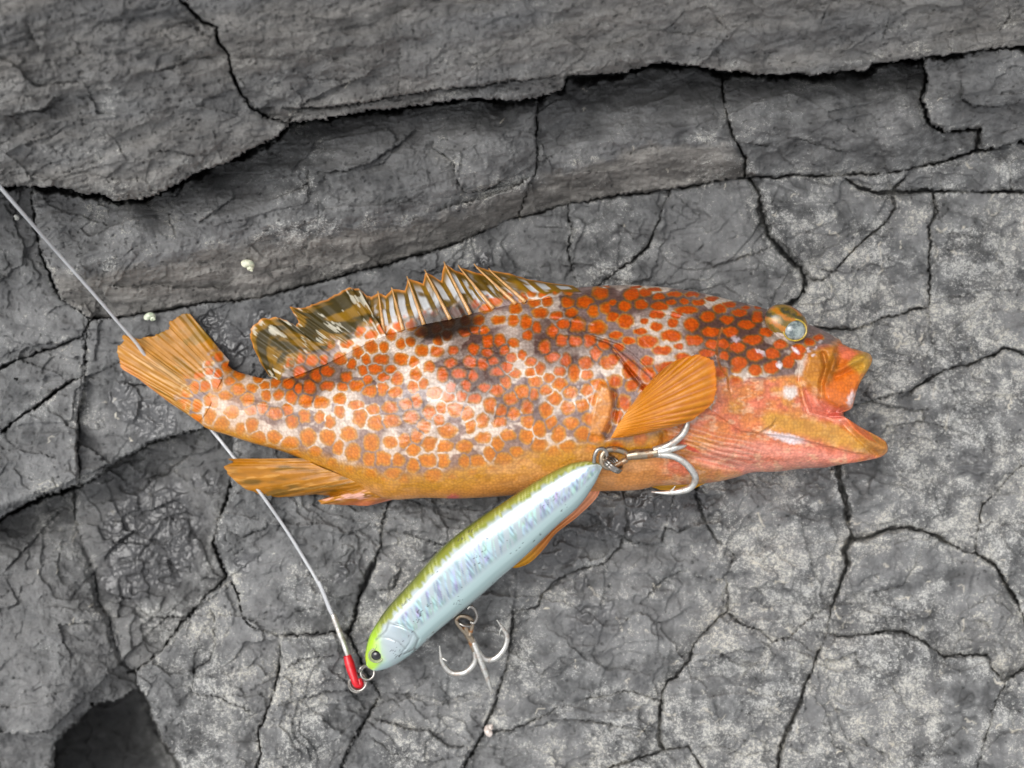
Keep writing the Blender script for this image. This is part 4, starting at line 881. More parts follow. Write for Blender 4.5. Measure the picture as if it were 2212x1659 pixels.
# fins: pairs of (base point, tip point); the surface spans them, ribbed along the rays
def fin(name, pairs, zb, zt, colour, na, nb, nrays, ridge_mm=.35, parent=fish, thick=.5, bow=0.0, across=False, seed=0, smooth=False, origin=FL, blend=0.0, ragged=.035):
    pr = np.array([[a[0], a[1], b[0], b[1]] for a, b in pairs], float); R_ = interp_rows(pr, na, smooth)
    rg = 1 - ragged * (.5 + .5 * fbm(np.linspace(0, nrays * 3.1, na), np.zeros(na) + seed, 90 + seed, 2)); R_[:, 2:4] = R_[:, 0:2] + (R_[:, 2:4] - R_[:, 0:2]) * rg[:, None]
    a = np.linspace(0, 1, na)[:, None]; b = np.linspace(0, 1, nb)[None]
    Uf = R_[:, None, 0] * (1 - b) + R_[:, None, 2] * b; Vf = R_[:, None, 1] * (1 - b) + R_[:, None, 3] * b
    zb_ = np.interp(a, np.linspace(0, 1, len(np.atleast_1d(zb))), np.atleast_1d(zb)); zt_ = np.interp(a, np.linspace(0, 1, len(np.atleast_1d(zt))), np.atleast_1d(zt))
    ph = (b if across else a) * nrays * 2 * np.pi + .8 * fbm(a * 9 + 0 * b, b * 2 + 0 * a, seed, 2)
    Zf = zb_ * (1 - b) + zt_ * b + bow * np.sin(np.pi * b) + ridge_mm * np.cos(ph) * (.35 + .65 * (b if not across else np.sin(np.pi * a * .9 + .2))) + .5 * fbm(a * 4 + 0 * b, b * 3 + 0 * a, seed + 5, 2)
    C_ = colour(Uf, Vf, a + 0 * b, b + 0 * a, np.cos(ph) + 0 * a * b)
    if blend: C_ = lerpc(skin_pattern(Uf, Vf)[0], C_, sstep(blend * .45, blend, b + .12 * vnoise(Uf / 9, Vf / 9, 19)))
    C_ = np.clip(lerpc(C_, lin((30, 18, 8)), .9 * emask(Z2(590, 440), 80, 40, -14, Uf + 5 * vnoise(Uf / 12, Vf / 12, 3), Vf, .3) * sstep(.42, .22, b + .1 * vnoise(Uf / 7, Vf / 7, 4)) * (1.0 if blend else 0.0)), 0, 1)
    th = thick * (1 - .7 * b) if not across else thick * np.ones_like(Uf)
    return solid_sheet(name, P3(Uf, Vf, Zf) - origin, P3(Uf, Vf, Zf - th) - origin, MAT["fin"], parent, {"Col": C_}, flip=False), (Uf, Vf, Zf)
def full(c, A): return np.broadcast_to(lin(c), A.shape + (3,)).copy()
def tail_col(Uf, Vf, a, b, r):
    C = full((176, 116, 8), a); C = lerpc(C, lin((128, 92, 8)), sstep(.0, .6, fbm(a * 14, b * 2, 3, 3)) * .8)
    C = lerpc(C, lin((112, 98, 22)), sstep(.1, .4, fbm(a * 7, b * 5, 8, 3)) * .5 * (a < .45))
    C = lerpc(C, lin((226, 180, 120)), sstep(.52, .60, a) * sstep(.15, .5, fbm(a * 46, b * 4, 5, 2) + .05) * sstep(.0, .2, b) * .55)
    C = lerpc(C, lin((222, 138, 80)), sstep(.66, .85, a) * sstep(.6, 1, b) * .7)
    C = lerpc(C, lin((232, 206, 160)), sstep(.30, .6, vnoise(Uf / 7, Vf / 7, 12)) * sstep(.45, .1, b) * .8)
    return C * (1 + .05 * r)[..., None]
TAILP = [(Z1(810, 690), Z1(572, 385)), (Z1(795, 740), Z1(535, 380)), (Z1(780, 775), Z1(490, 402)), (Z1(765, 805), Z1(440, 440)), (Z1(755, 825), Z1(436, 482)), (Z1(745, 850), Z1(385, 505)), (Z1(735, 870), Z1(340, 522)), (Z1(725, 890), Z1(285, 540)), (Z1(715, 915), Z1(240, 546)), (Z1(705, 935), Z1(180, 536)),
         (Z1(700, 950), Z1(126, 518)), (Z1(692, 970), Z1(132, 560)), (Z1(685, 985), Z1(100, 600)), (Z1(675, 1005), Z1(90, 655)), (Z1(665, 1020), Z1(112, 700)), (Z1(655, 1040), Z1(106, 718)), (Z1(645, 1050), Z1(132, 752)), (Z1(635, 1065), Z1(205, 790)), (Z1(622, 1080), Z1(300, 862)), (Z1(612, 1092), Z1(440, 968))]
fin("tail_fin", [((a[0] + 8, a[1] + 2), b) for a, b in TAILP], [fish_z(a[0] + 8, a[1] + 2) + .2 for a, b in TAILP], [5, 6, 5.5, 4.0], tail_col, 240, 110, 19, .10, seed=1, blend=.34)
def anal_col(Uf, Vf, a, b, r):
    C = full((168, 108, 10), a); C = lerpc(C, lin((96, 72, 8)), sstep(.0, .5, fbm(a * 12, b * 3, 23, 3)) * .8)
    C = lerpc(C, lin((226, 172, 96)), sstep(.3, .5, fbm(a * 40, b * 5, 25, 2)) * .3)
    C = lerpc(C, lin((232, 176, 158)), sstep(.66, .8, a) * sstep(-.2, .3, fbm(a * 20, b * 6, 27, 3)) * .9)
    C = lerpc(C, lin((226, 120, 80)), sstep(.8, .9, a) * sstep(.3, .9, b) * .7)
    return C * (1 + .08 * r)[..., None]
ANALP = [(Z1(1330, 1335), Z1(822, 1338)), (Z1(1370, 1362), Z1(850, 1360)), (Z1(1400, 1378), Z1(792, 1388)), (Z1(1450, 1400), Z1(808, 1430)), (Z1(1500, 1420), Z1(868, 1490)), (Z1(1550, 1440), Z1(950, 1545)), (Z1(1600, 1460), Z1(1050, 1580)), (Z1(1640, 1480), Z1(1150, 1592)), (Z1(1680, 1495), Z1(1280, 1583)),
         (Z1(1720, 1510), Z1(1395, 1570)), (Z1(1750, 1520), Z1(1490, 1582)), (Z1(1770, 1530), Z1(1405, 1612)), (Z1(1790, 1540), Z1(1425, 1637)), (Z1(1815, 1550), Z1(1600, 1642)), (Z1(1870, 1555), Z1(1738, 1648)), (Z1(1930, 1570), Z1(1900, 1606))]
fin("anal_fin", ANALP, [13, 18, 17], [4, 5, 6, 10], anal_col, 220, 100, 12, .2, bow=2.0, seed=2)
def dors_col(Uf, Vf, a, b, r):
    soft = sstep(.50, .42, a)
    C = full((134, 98, 12), a); C = lerpc(C, lin((36, 40, 20)), sstep(-.25, .2, fbm(a * 16 + b * 2, b * 5, 33, 3)) * .85 * (.6 + .4 * soft))
    C = lerpc(C, lin((206, 208, 210)), (1 - soft) * sstep(.35, -.25, r) * sstep(-.25, .15, fbm(a * 26, b * 3, 35, 3) + .12) * sstep(.95, .70, b) * .9)
    C = lerpc(C, lin((214, 208, 188)), soft * sstep(.24, .38, fbm(a * 90, b * 4, 37, 3)) * .7)  # white glare streaks of the wet soft dorsal, painted into its colour
    C = lerpc(C, lin((232, 150, 70)), sstep(.90, 1.0, b) * (1 - soft) * .8 + sstep(.95, 1.0, b) * soft * .7)
    return C * (1 + .08 * r)[..., None]
DP = [(Z1(1180, 805), Z1(1095, 800)), (Z1(1230, 775), Z1(1030, 700)), (Z1(1270, 760), Z1(985, 605)), (Z1(1310, 745), Z1(962, 520)), (Z1(1350, 730), Z1(976, 462)), (Z1(1400, 710), Z1(1040, 420)), (Z1(1450, 690), Z1(1130, 404)), (Z1(1500, 665), Z1(1200, 428)), (Z1(1550, 640), Z1(1262, 466)), (Z1(1580, 625), Z1(1284, 440)),
      (Z1(1600, 615), Z1(1248, 385)), (Z1(1625, 600), Z1(1221, 340)), (Z1(1660, 585), Z1(1290, 351)), (Z1(1690, 570), Z1(1350, 335)), (Z1(1740, 545), Z1(1450, 300)), (Z1(1790, 525), Z1(1560, 240)), (Z1(1820, 512), Z1(1620, 214)), (Z1(1850, 500), Z1(1680, 225)), (Z2(60, 535), Z1(1735, 268)),
      (Z2(110, 515), Z2(100, 276)), (Z2(180, 495), Z2(150, 250)), (Z2(230, 485), Z2(196, 272)), (Z2(300, 465), Z2(236, 224)), (Z2(380, 445), Z2(322, 236)), (Z2(440, 428), Z2(340, 154)), (Z2(540, 408), Z2(440, 192)), (Z2(610, 395), Z2(452, 108)), (Z2(690, 378), Z2(556, 172)), (Z2(740, 362), Z2(576, 54)),
      (Z2(800, 348), Z2(640, 100)), (Z2(860, 335), Z2(700, 124)), (Z2(890, 325), Z2(664, 74)), (Z2(960, 308), Z2(760, 112)), (Z2(1000, 300), Z2(830, 128)), (Z2(1040, 292), Z2(776, 74)), (Z2(1100, 280), Z2(870, 104)), (Z2(1180, 265), Z2(1000, 124)), (Z2(1260, 252), Z2(1110, 160)), (Z2(1350, 240), Z2(1250, 186)), (Z2(1480, 225), Z2(1420, 206))]
DP = [((a[0] + 3, a[1] + 11), b) for a, b in DP]
dz = [fish_z(*a) + .25 for a, b in DP]; dt = [4, 6, 9, 12, 16, 18, 19, 21]
dorsal, DG = fin("dorsal_fin", DP, dz, dt, dors_col, 520, 90, 39, .32, bow=1.2, seed=3, blend=.34)
MAT["spine"] = simple_material("fin_spine", (222, 170, 110), .35, .35, 900, .5)
spt = [i for i, (a, b) in enumerate(DP) if b in (Z2(150, 250), Z2(236, 224), Z2(340, 154), Z2(452, 108), Z2(576, 54), Z2(664, 74), Z2(776, 74), Z2(870, 104))]
for i in spt:
    k = int(round(i / (len(DP) - 1) * 519)); c = np.stack([DG[0][k], DG[1][k], DG[2][k] + .45], -1)[::6]
    c = np.vstack([c, [DG[0][k, -1] - 1.5, DG[1][k, -1] - 4, DG[2][k, -1] + .4]])
    v_, f_ = tube_arrays(P3(c[:, 0], c[:, 1], c[:, 2]) - FL, np.linspace(.75, .22, len(c)) * 1e-3, 8); mesh_obj("spine", v_, f_, MAT["spine"], dorsal)
def pect_col(Uf, Vf, a, b, r):
    C = full((184, 110, 6), a); C = lerpc(C, lin((198, 126, 20)), sstep(-.2, .8, r) * .5); C = lerpc(C, lin((164, 88, 6)), sstep(.2, .9, -r) * sstep(.1, .6, b) * .6)
    C = lerpc(C, lin((236, 160, 70)), sstep(.22, .0, b) * .6); C = lerpc(C, lin((226, 120, 30)), sstep(.9, 1, b) * .4)
    return C
bz = fish_z(*Z3(120, 1050)) + .6
PECT = [(Z3(185, 925), Z3(320, 775)), (Z3(160, 965), Z3(400, 712)), (Z3(135, 1000), Z3(500, 668)), (Z3(112, 1030), Z3(600, 654)), (Z3(95, 1055), Z3(680, 690)), (Z3(80, 1080), Z3(711, 760)), (Z3(65, 1100), Z3(715, 850)), (Z3(52, 1120), Z3(692, 950)), (Z3(42, 1140), Z3(640, 1010)), (Z3(32, 1158), Z3(560, 1078)), (Z3(24, 1172), Z3(450, 1120)), (Z3(16, 1188), Z3(300, 1160)), (Z3(6, 1204), Z3(130, 1196))]
fin("pectoral_fin", PECT, [bz, bz + .5, bz - 1], [bz + 3, bz + 9, bz + 11, bz + 6, bz + 2], pect_col, 260, 110, 17, .2, bow=3.5, thick=.7, seed=4, smooth=True)
def pelv_col(Uf, Vf, a, b, r):
    C = full((206, 128, 56), a); C = lerpc(C, lin((226, 150, 110)), sstep(.55, .2, a)); C = lerpc(C, lin((214, 152, 24)), sstep(.6, .85, a)); C = lerpc(C, lin((222, 106, 84)), sstep(.12, .0, a) * .8)
    return C * (1 + .15 * r)[..., None]
fin("pelvic_fin", [(Z4(1520, 300), Z4(1612, 285)), (Z4(1500, 340), Z4(1590, 385)), (Z4(1400, 450), Z4(1470, 505)), (Z4(1300, 540), Z4(1345, 602)), (Z4(1220, 610), Z4(1275, 690)), (Z4(1130, 700), Z4(1190, 775)), (Z4(1060, 770), Z4(1110, 808)), (Z4(1036, 798), Z4(1042, 802))], [24, 22, 18, 14, 11, 9, 7, 6], [22, 20, 16, 12, 9, 7, 6, 5], pelv_col, 160, 26, 4, .3, thick=.6, across=True, seed=5, smooth=True)
fin("pelvic_fin", [(Z3(330, 1440), Z3(258, 1518)), (Z3(380, 1425), Z3(335, 1545)), (Z3(440, 1420), Z3(420, 1548)), (Z3(500, 1420), Z3(555, 1534)), (Z3(540, 1430), Z3(628, 1500))], [17] * 5, [7, 6, 6, 6, 7], lambda Uf, Vf, a, b, r: full((190, 134, 22), a) * (1 + .2 * r)[..., None], 60, 20, 4, .25, across=True, seed=6)
# eye
ez = fish_z(*Z3(1155, 470)) - .2
th = np.linspace(0, np.pi / 2, 26)[:, None]; ph = np.linspace(0, 2 * np.pi, 72)[None]
ea = math.radians(30); rx, ry = 50, 38
eu = rx * np.sin(th) * np.cos(ph); ev = ry * np.sin(th) * np.sin(ph)
EU = Z3(1155, 452)[0] + eu * math.cos(ea) - ev * math.sin(ea); EV = Z3(1155, 452)[1] + eu * math.sin(ea) + ev * math.cos(ea)
EZ = ez + 1.2 + 4.2 * np.cos(th) + 0 * ph
nn = fbm(EU / 16, EV / 10, 5, 3); band = np.sin((EV - EU * .55) * .22 + 2.2 * nn)
EC = full((112, 92, 26), EU); EC = lerpc(EC, lin((190, 112, 20)), sstep(.2, .7, band) * .85); EC = lerpc(EC, lin((120, 100, 100)), sstep(.80, 1.0, np.sin(th) + 0 * ph) * .7); EC = lerpc(EC, lin((58, 62, 52)), sstep(.1, .8, -band) * sstep(5, -20, EV - Z3(1155, 452)[1] + .0 * EU) * .85)
EC = lerpc(EC, lin((196, 150, 50)), sstep(-.1, .5, nn) * .4)
eyeo = mesh_obj("eye", (P3(EU, EV, EZ) - FL).reshape(-1, 3), gridfaces(26, 72, True), MAT["eye_skin"], fish, {"Col": EC.reshape(-1, 3)})
MAT["iris"] = simple_material("gold_iris", (190, 160, 50), .25, .4, 900, .8); pc = Z3(1211, 497)
m_ = NT("pale_pupil"); m_.set(Base_Color=m_.mix(m_.ramp(m_.noise(420, 3), .35, .65), lin((84, 96, 98)).tolist(), lin((160, 170, 166)).tolist()), Roughness=.06, Coat_Weight=1.0, Coat_Roughness=.02); MAT["pupil"] = m_.m
def dome(c, rx, ry, an, z0, h, n=14, k=40):
    th = np.linspace(0, np.pi / 2, n)[:, None]; ph = np.linspace(0, 2 * np.pi, k)[None]; a = math.radians(an); x = rx * np.sin(th) * np.cos(ph); y = ry * np.sin(th) * np.sin(ph)
    return P3(c[0] + x * math.cos(a) - y * math.sin(a), c[1] + x * math.sin(a) + y * math.cos(a), z0 + h * np.cos(th) + 0 * ph).reshape(-1, 3), gridfaces(n, k, True)
pz = ez + 4.1
v_, f_ = dome(pc, 24, 22, 20, pz, 2.0); mesh_obj("pupil", v_ - FL, f_, MAT["pupil"], eyeo)
tt = np.linspace(0, 2 * np.pi, 61); ring = P3(pc[0] + 25 * np.cos(tt), pc[1] + 23 * np.sin(tt), pz + .5 + 0 * tt)
v_, f_ = tube_arrays(ring - FL, 1.8 * S, 8, False); mesh_obj("iris", v_, f_, MAT["iris"], eyeo)

# ------------------------------------------------------------------ the lure
lure = empty("fishing_lure", tuple(P3(799, 1440, 0))); LL = np.array(lure.location)
tag(lure, "silver holographic minnow lure with green back resting against the fish's belly", "fishing lure")
LT = catmull(mp(Z4, [(216, 1385), (208, 1330), (225, 1240), (262, 1160), (340, 1045), (480, 890), (660, 690), (850, 538), (1050, 405), (1250, 275), (1400, 198), (1500, 174), (1570, 178), (1608, 198)]), 300)
LB = catmull(mp(Z4, [(228, 1402), (262, 1420), (320, 1412), (390, 1382), (490, 1315), (640, 1182), (850, 1010), (1000, 878), (1160, 738), (1340, 565), (1480, 440), (1565, 320), (1600, 250), (1614, 212)]), 300)
tl = np.linspace(0, 1, 300)[:, None]; ns = 90; sl_ = np.linspace(-1, 1, ns)[None]; lm = (np.sin(sl_ * np.pi / 2) * .8 + sl_ * .2 + 1) / 2
LUt = LT[:, None, :] * (1 - lm[..., None]) + LB[:, None, :] * lm[..., None]; lu_, lv_ = LUt[..., 0], LUt[..., 1]
hw = np.linalg.norm(LT - LB, axis=1)[:, None] * S * 1000 / 2
zm = 9.8 + 31.0 * tl ** 1.15; sp_ = 2 * lm - 1; pf = (1 - np.abs(sp_) ** 2.2) ** .5
endt = sstep(0, .06, tl) ** .5 * sstep(1, .965, tl) ** .5
lz = zm + .80 * hw * pf * endt
# engraved gill plate and eye socket
def groove(pts, w, h): 
    d, _ = polydist(pts, lu_, lv_); return h * np.exp(-(d / w) ** 2)
gp = mp(Z4, [(270, 1235), (330, 1180), (345, 1130), (420, 1150), (500, 1190), (525, 1230), (500, 1290), (440, 1320)]); gp2 = mp(Z4, [(285, 1215), (350, 1225), (410, 1250), (450, 1290)]); gp3 = mp(Z4, [(490, 1210), (470, 1260), (430, 1310)])
lz -= groove(gp, 2.6, .55) + groove(gp2, 2.2, .4) + groove(gp3, 2.2, .35)
lz += .25 * pmask(gp, lu_, lv_, 3)
ax = np.arctan2(1400 - 200, -(1610 - 235)); along = tl + 0 * lm; acr = sp_ + 0 * tl
back = sstep(-.52, -.74, acr + .10 * vnoise(along * 130, acr * 3, 4)); LC = full((172, 184, 190), acr)
fleck = vnoise(along * 190 + acr * 9, acr * 2.2 + along * 5, 6); hol = vnoise(along * 60 + 3 * acr, acr * 3.0, 9)
def hue(h):
    h = (h % 1.0) * 6; return np.stack([np.clip(np.abs(h - 3) - 1, 0, 1), np.clip(2 - np.abs(h - 2), 0, 1), np.clip(2 - np.abs(h - 4), 0, 1)], -1)
hm_ = sstep(-.48, -.34, acr) * sstep(.55, .30, acr) * sstep(.13, .20, along) * sstep(.99, .95, along)
hcol = .42 + .20 * hue(.46 + .12 * hol + .18 * fleck + .08 * vnoise(along * 25, acr * 5, 2)); hcol = hcol * np.array([.94, .98, 1.04]) * (.62 + .55 * sstep(-.5, .6, vnoise(along * 170, acr * 2.5, 21)))[..., None]
LC = LC * (1 - (hm_ * sstep(-.45, .35, fleck) * .95)[..., None]) + np.clip(hcol, 0, 1) * (hm_ * sstep(-.45, .35, fleck) * .95)[..., None]
LC = lerpc(LC, lin((206, 218, 220)), sstep(-.62, -.54, acr) * sstep(-.3, -.44, acr) * .8)  # painted highlight: pale band along the upper flank beside the green back
LC = lerpc(LC, lin((164, 190, 190)), sstep(.35, .6, acr) * .85)
gr = lerpc(full((138, 146, 58), acr), lin((186, 192, 122)), sstep(.1, .6, fleck) * .8); gr = lerpc(gr, lin((108, 116, 44)), sstep(-.75, -.95, acr) * .8)
LC = lerpc(LC, gr, back)
hd = sstep(.125, .055, along + .035 * acr); LC = lerpc(LC, lin((176, 222, 44)), hd * sstep(.75, .2, acr - .5 * sstep(.06, .0, along)) * .9)
LC = lerpc(LC, lin((168, 180, 186)), pmask(mp(Z4, [(300, 1215), (350, 1140), (500, 1195), (515, 1240), (440, 1320), (380, 1390), (300, 1320)]), lu_, lv_, 6) * .7)
scr = (vnoise(along * 150 + acr * 20, acr * 22, 15) > .62) & (vnoise(along * 16, acr * 5, 17) > .52); LC = lerpc(LC, lin((70, 72, 74)), scr * .8)
LC = lerpc(LC, lin((120, 126, 128)), .6 * np.maximum(groove(gp, 2.0, 1), groove(gp2, 1.6, .8)))
MAT["lure"] = NT("lure_foil"); q = MAT["lure"]
q.set(Base_Color=q.attr("Col"), Roughness=.22, Metallic=q.ramp(q.attr("Foil", True), 0, 1, 0, .35), Coat_Weight=1.0, Coat_Roughness=.03); q.l(q.bump(q.noise(900, 3), .06, .0001), q.b.inputs["Normal"]); MAT["lure"] = q.m
foil = np.clip(hm_ * .9 + .25 * (1 - back), 0, 1) * (1 - hd)
lowz = zm - .80 * hw * pf * endt
lbody = solid_sheet("body", P3(lu_, lv_, lz) - LL, P3(lu_, lv_, lowz) - LL, MAT["lure"], lure, {"Col": np.clip(LC * .98, 0, 1), "Foil": foil})
ec = Z4(274, 1328); ezl = float(lz.ravel()[np.argmin((lu_ - ec[0]) ** 2 + (lv_ - ec[1]) ** 2)])
MAT["silver_eye"] = simple_material("silver_eye_ring", (150, 160, 112), .2, .3, 900, 1); MAT["black_gloss"] = simple_material("black_gloss", (14, 14, 16), .08, .2, 900, 1)
v_, f_ = dome(ec, 16.5, 15.5, 0, ezl - .5, 1.3); le = mesh_obj("eye", v_ - LL, f_, MAT["silver_eye"], lure)
v_, f_ = dome(ec, 11.5, 11.0, 0, ezl + .1, 1.3); mesh_obj("pupil", v_ - LL, f_, MAT["black_gloss"], le)
v_, f_ = tube_arrays(P3(ec[0] + 15.5 * np.cos(tt), ec[1] + 14.6 * np.sin(tt), ezl + .05 + 0 * tt) - LL, 2.2 * S, 8, False); mesh_obj("eye_rim", v_, f_, MAT["silver_eye"], le)
MAT["steel"] = metal_material("tinned_steel", (232, 230, 224), .35, .34); MAT["bright"] = metal_material("ring_steel", (176, 172, 166), .1, .16); MAT["rusty"] = metal_material("rusted_steel", (180, 165, 145), 1.0)
def tb(pts, r, n=40, ns=10, smooth=True):
    p = catmull(np.array(pts, float), n) if smooth else np.array(pts, float)
    rr = np.interp(np.linspace(0, 1, len(p)), np.linspace(0, 1, len(np.atleast_1d(r))), np.atleast_1d(r)) * S
    return tube_arrays(P3(p[:, 0], p[:, 1], p[:, 2]) - LL, rr, ns)
def wz(f, pts): return [(*f(x, y), z) for x, y, z in pts]
def wz4(pts): return [(*Z4(x, y), z + 2.6) for x, y, z in pts]
# belly hook
hk = mesh_obj("treble_hook", *join([tb(wz4([(800, 1150, 8.5), (815, 1200, 7.6), (838, 1240, 6.8), (858, 1300, 6)]), [5.5, 7.5, 8.2, 6.5]),
     tb(wz4([(822, 1215, 8), (772, 1160, 9.5), (748, 1120, 10.5), (770, 1095, 11), (815, 1100, 10.6), (845, 1130, 9.6), (838, 1180, 8.4), (826, 1215, 8)]), 4.2)]), MAT["rusty"], lure)
def prong(pts, barb, par=hk, r=6.2):
    o = mesh_obj("hook_point", *join([tb(pts, [r, r, r, r, r * .95, r * .7, 1.0], 60), tb(barb, [2.6, 1.8, .8], 8)]), MAT["steel"], par); return o
prong(wz4([(838, 1230, 6.5), (860, 1300, 5.8), (858, 1370, 4.6), (800, 1428, 3.6), (720, 1430, 3.4), (668, 1375, 4.4), (655, 1320, 5.6), (650, 1272, 6.6)]), wz4([(662, 1345, 5), (675, 1350, 5.4), (694, 1362, 5.8)]))
prong(wz4([(842, 1230, 6.8), (880, 1310, 6.2), (920, 1350, 5.2), (980, 1345, 4.8), (1035, 1285, 5.2), (1050, 1215, 6.2), (1020, 1160, 7.4), (990, 1118, 8.4)]), wz4([(1020, 1165, 7.3), (1008, 1185, 7.0), (1005, 1208, 6.6)]))
prong(wz4([(850, 1250, 7.0), (875, 1310, 6.8), (905, 1390, 6.2), (935, 1470, 5.2), (950, 1520, 4.2), (965, 1562, 3.0)]), wz4([(925, 1440, 5.2), (940, 1500, 4.6), (955, 1550, 3.4)]), r=6.0)
mesh_obj("hanger", *join([tb(wz4([(815, 1052, 15), (835, 1038, 15), (860, 1060, 14), (872, 1100, 12.5), (855, 1135, 11.2), (832, 1130, 11)]), 3.4)]), MAT["bright"], lure)
for k in range(2):
    c = P3(*Z4(800, 1122 + 6 * k), 10.6 + .9 * k) - LL
    mesh_obj("split_ring", *torus_arrays(c, 15.5 * S, 2.7 * S, (.25, .75, .45), .8), MAT["bright"], lure)
# tail hook lying over the fish
f0 = fish_z(*Z5(900, 620)) + 2.2
hk2 = mesh_obj("treble_hook", *join([tb(wz(Z5, [(840, 620, f0), (950, 600, f0), (1080, 590, f0), (1230, 570, f0 + .3)]), [8.5, 10.5, 10, 9.5]),
      tb(wz(Z5, [(860, 600, f0 + .2), (800, 560, f0 + .4), (700, 535, f0 + .8), (600, 545, f0 + 1.2), (535, 620, f0 + 1.4), (560, 730, f0 + .8), (650, 760, f0 + .3), (760, 710, f0), (850, 660, f0)]), [5.5, 6.2, 6, 6, 6, 6, 6, 5.5])]), MAT["rusty"], lure)
prong(wz(Z5, [(1180, 545, f0 + .4), (1300, 510, f0 + .8), (1420, 450, f0 + 2), (1520, 370, f0 + 3.2), (1580, 280, f0 + 4), (1595, 200, f0 + 4.2), (1570, 120, f0 + 3.6), (1510, 60, f0 + 3)]), wz(Z5, [(1560, 110, f0 + 3.6), (1540, 120, f0 + 3.4), (1520, 135, f0 + 3.2)]), hk2, 6.8)
prong(wz(Z5, [(1180, 590, f0), (1300, 600, f0 + .2), (1430, 620, f0 + .2), (1560, 690, f0), (1660, 800, f0 - .8), (1700, 900, f0 - 2.4), (1640, 1010, f0 - 4.6), (1500, 1060, f0 - 6), (1320, 1075, f0 - 6.6), (1150, 1065, f0 - 6.6)]), wz(Z5, [(1390, 1060, f0 - 6.2), (1420, 1030, f0 - 5.6), (1450, 990, f0 - 5)]), hk2, 7.0)
prong(wz(Z5, [(1200, 570, f0 + .2), (1320, 548, f0 + .8), (1450, 515, f0 + 1.0), (1570, 490, f0 + .3), (1600, 480, f0 - 1)]), wz(Z5, [(1570, 490, f0), (1580, 485, f0), (1590, 482, f0 - .5)]), hk2, 6.8)
mesh_obj("hanger", *tb(wz(Z5, [(440, 700, f0 + 1), (445, 620, f0 + 2), (480, 545, f0 + 2.4), (540, 525, f0 + 2.2), (590, 560, f0 + 1.8), (600, 640, f0 + 1.2)]), 4.0), MAT["bright"], lure)
for k in range(2):
    c = P3(*Z5(690 - 22 * k, 705 + 22 * k), f0 + 1.0) - LL
    mesh_obj("split_ring", *torus_arrays(c, 20 * S, 4.0 * S, (.62, .70, .35), .9), MAT["bright"], lure)
# nose rings
c = P3(*Z4(222, 1432), 9.0) - LL; mesh_obj("split_ring", *torus_arrays(c, 14 * S, 2.8 * S, (.1, .15, 1), 1.0), MAT["bright"], lure)
mesh_obj("nose_loop", *tb(wz(Z4, [(232, 1400, 9.2), (205, 1388, 9.6), (180, 1405, 10.2), (172, 1430, 9.8)]), 2.6), MAT["bright"], lure)

# ------------------------------------------------------------------ leader
leader = empty("leader_line", tuple(P3(720, 1329, 0))); LO = np.array(leader.location)
tag(leader, "clear fishing leader with metal crimp and red sleeve running under the fish to the lure", "fishing line")
m_ = NT("clear_nylon"); m_.set(Base_Color=m_.mix(m_.noise(300, 2), (.7, .71, .74), (.86, .87, .89)), Roughness=.12, Transmission_Weight=.45, IOR=1.5, Coat_Weight=.5); MAT["nylon"] = m_.m
def hug(p):
    for i in range(len(p)):
        r_ = max(rock_height(p[i, 0] + a_, p[i, 1] + b_) for a_ in (-5, 0, 5) for b_ in (-5, 0, 5))
        if p[i, 1] > 760: p[i, 2] = max(p[i, 2], r_ + .75)
    z = p[:, 2].copy()
    for i in range(len(p)): p[i, 2] = z[max(0, i - 3):i + 4].max() * .5 + z[max(0, i - 3):i + 4].mean() * .5
    return p
def tl_(name, pts, r, mat, n=80, parent=leader):
    p = catmull(np.array(pts, float), n); p = hug(p); rr = np.interp(np.linspace(0, 1, n), np.linspace(0, 1, len(np.atleast_1d(r))), np.atleast_1d(r)) * S
    return mesh_obj(name, *tube_arrays(P3(p[:, 0], p[:, 1], p[:, 2]) - LO, rr, 10), mat, parent)
tl_("line", [(-560, -250, 130), (-290, 65, 98), (0, 404, 62), (120, 541, 38), (220, 655, 20), (262, 704, 12.5), (292, 738, 8.2), (320, 775, 3.5), (390, 850, 1.6), (464, 937, 1.6), (510, 995, 1.8), (567, 1071, 2.0), (615, 1140, 2.2), (655, 1204, 3.2), (690, 1264, 4.2), (712, 1318, 4.6), (722, 1335, 4.6)], 3.6, MAT["nylon"], 200)
tl_("line_tag", [(688, 1255, 5.2), (697, 1275, 5.4), (708, 1302, 5.4), (720, 1331, 5.2)], 3.2, MAT["nylon"], 20)
sl2 = tl_("crimp_sleeve", [(719, 1326, 5), (726, 1346, 5), (735, 1370, 5), (744, 1394, 5), (752, 1418, 5)], [6.0, 7.0, 6.2, 7.2, 6.0, 6.4, 5.4], MAT["steel"], 30)
MAT["red"] = simple_material("red_rubber", (216, 14, 34), .3, .25, 600, .3)
tl_("red_sleeve", [(750, 1416, 5.2), (757, 1440, 5.6), (764, 1462, 6.4), (770, 1478, 7.0), (779, 1480, 6.6), (776, 1466, 5.6)], [8.5, 10.5, 10, 8.5, 7.0, 6.0], MAT["red"], 40)
for k in range(2): mesh_obj("split_ring", *torus_arrays(P3(771 + 3 * k, 1476 - 3 * k, 6.4 + .5 * k) - LO, 21 * S, 2.8 * S, (-.35, .45, .75), .85, n=44), MAT["bright"], leader)

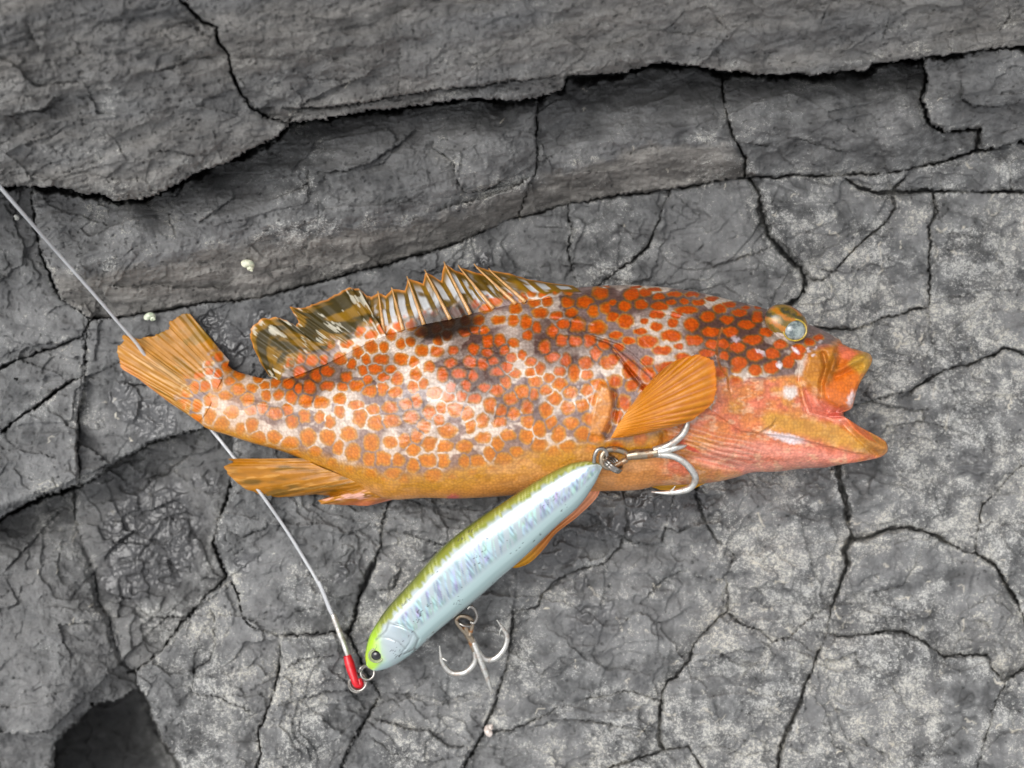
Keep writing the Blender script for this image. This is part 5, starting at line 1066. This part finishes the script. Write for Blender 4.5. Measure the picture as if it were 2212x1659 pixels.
# ------------------------------------------------------------------ small sea snails
def snail(u, v, z, size, ang, tilt, label, cols, grp="white sea snails on the rocks"):
    root = empty("sea_snail", tuple(P3(u, v, z))); tag(root, label, "snail", grp)
    na, nb = 110, 18; a = np.linspace(0, 2 * np.pi * 3.4, na)[:, None]; b = np.linspace(0, 2 * np.pi, nb, endpoint=False)[None]
    g = np.exp(.12 * (a - a[-1])); Rr = .34 * g; rt = .42 * g
    cx = (Rr + rt * np.cos(b)); x = cx * np.cos(a); y = cx * np.sin(a); zz = -1.15 * g + rt * 1.15 * np.sin(b)
    p = np.stack([x, y, zz + 1.0], -1) * size * S
    i = np.arange(na - 1)[:, None] * nb; j = np.arange(nb)[None]; f = np.stack([i + j, i + (j + 1) % nb, i + nb + (j + 1) % nb, i + nb + j], -1).reshape(-1, 4)
    col = lerpc(full(cols[0], cx), lin(cols[1]), sstep(-.2, .5, vnoise(a * 3 + 0 * b, b * 2 + 0 * a, 3))); col = lerpc(col, lin(cols[2]), sstep(.75, 1, np.abs(np.sin(b)) + 0 * a) * .35)
    sh = mesh_obj("shell", p.reshape(-1, 3), f[:, ::-1], MAT["shell"], root, {"Col": col.reshape(-1, 3)})
    ph = np.linspace(0, 2 * np.pi, 20); c_ = np.array([.34 * math.cos(a[-1, 0]), .34 * math.sin(a[-1, 0]), -.15]) * size * S
    ap = np.vstack([[c_]] + [[c_ + size * S * np.array([.33 * math.cos(t) * math.cos(a[-1, 0]), .33 * math.cos(t) * math.sin(a[-1, 0]), .38 * math.sin(t)])] for t in ph])
    mesh_obj("opening", ap, [(0, i + 1, i + 2) for i in range(19)], MAT["dark_shell"], root)
    root.rotation_euler = (math.radians(tilt), 0, math.radians(ang)); return root
MAT["shell"] = attr_material("pale_shell", .45, .15); MAT["dark_shell"] = simple_material("shell_opening", (96, 84, 66), .5)
snail(537, 571, rock_height(537, 571) + 2.4, 20, 30, 75, "pale cream snail shell on the brown face of the middle ledge", [(226, 224, 200), (196, 204, 178), (150, 150, 120)])
snail(325, 684, max(rock_height(325, 690), rock_height(325, 678)) + 2.4, 18, 60, 62, "greenish white snail shell at the foot of the middle ledge", [(226, 230, 208), (188, 204, 174), (150, 156, 124)])
snail(1055, 1577, rock_height(1050, 1570) + 3.4, 19, 150, 70, "grey white snail shell in the crack below the lure's hook", [(222, 212, 204), (186, 170, 160), (130, 118, 110)])
snail(37, 470, rock_height(37, 470) + 1.6, 10, 10, 40, "tiny white snail shell beside the leader line under the upper ledge", [(232, 232, 226), (206, 206, 198), (170, 170, 160)])
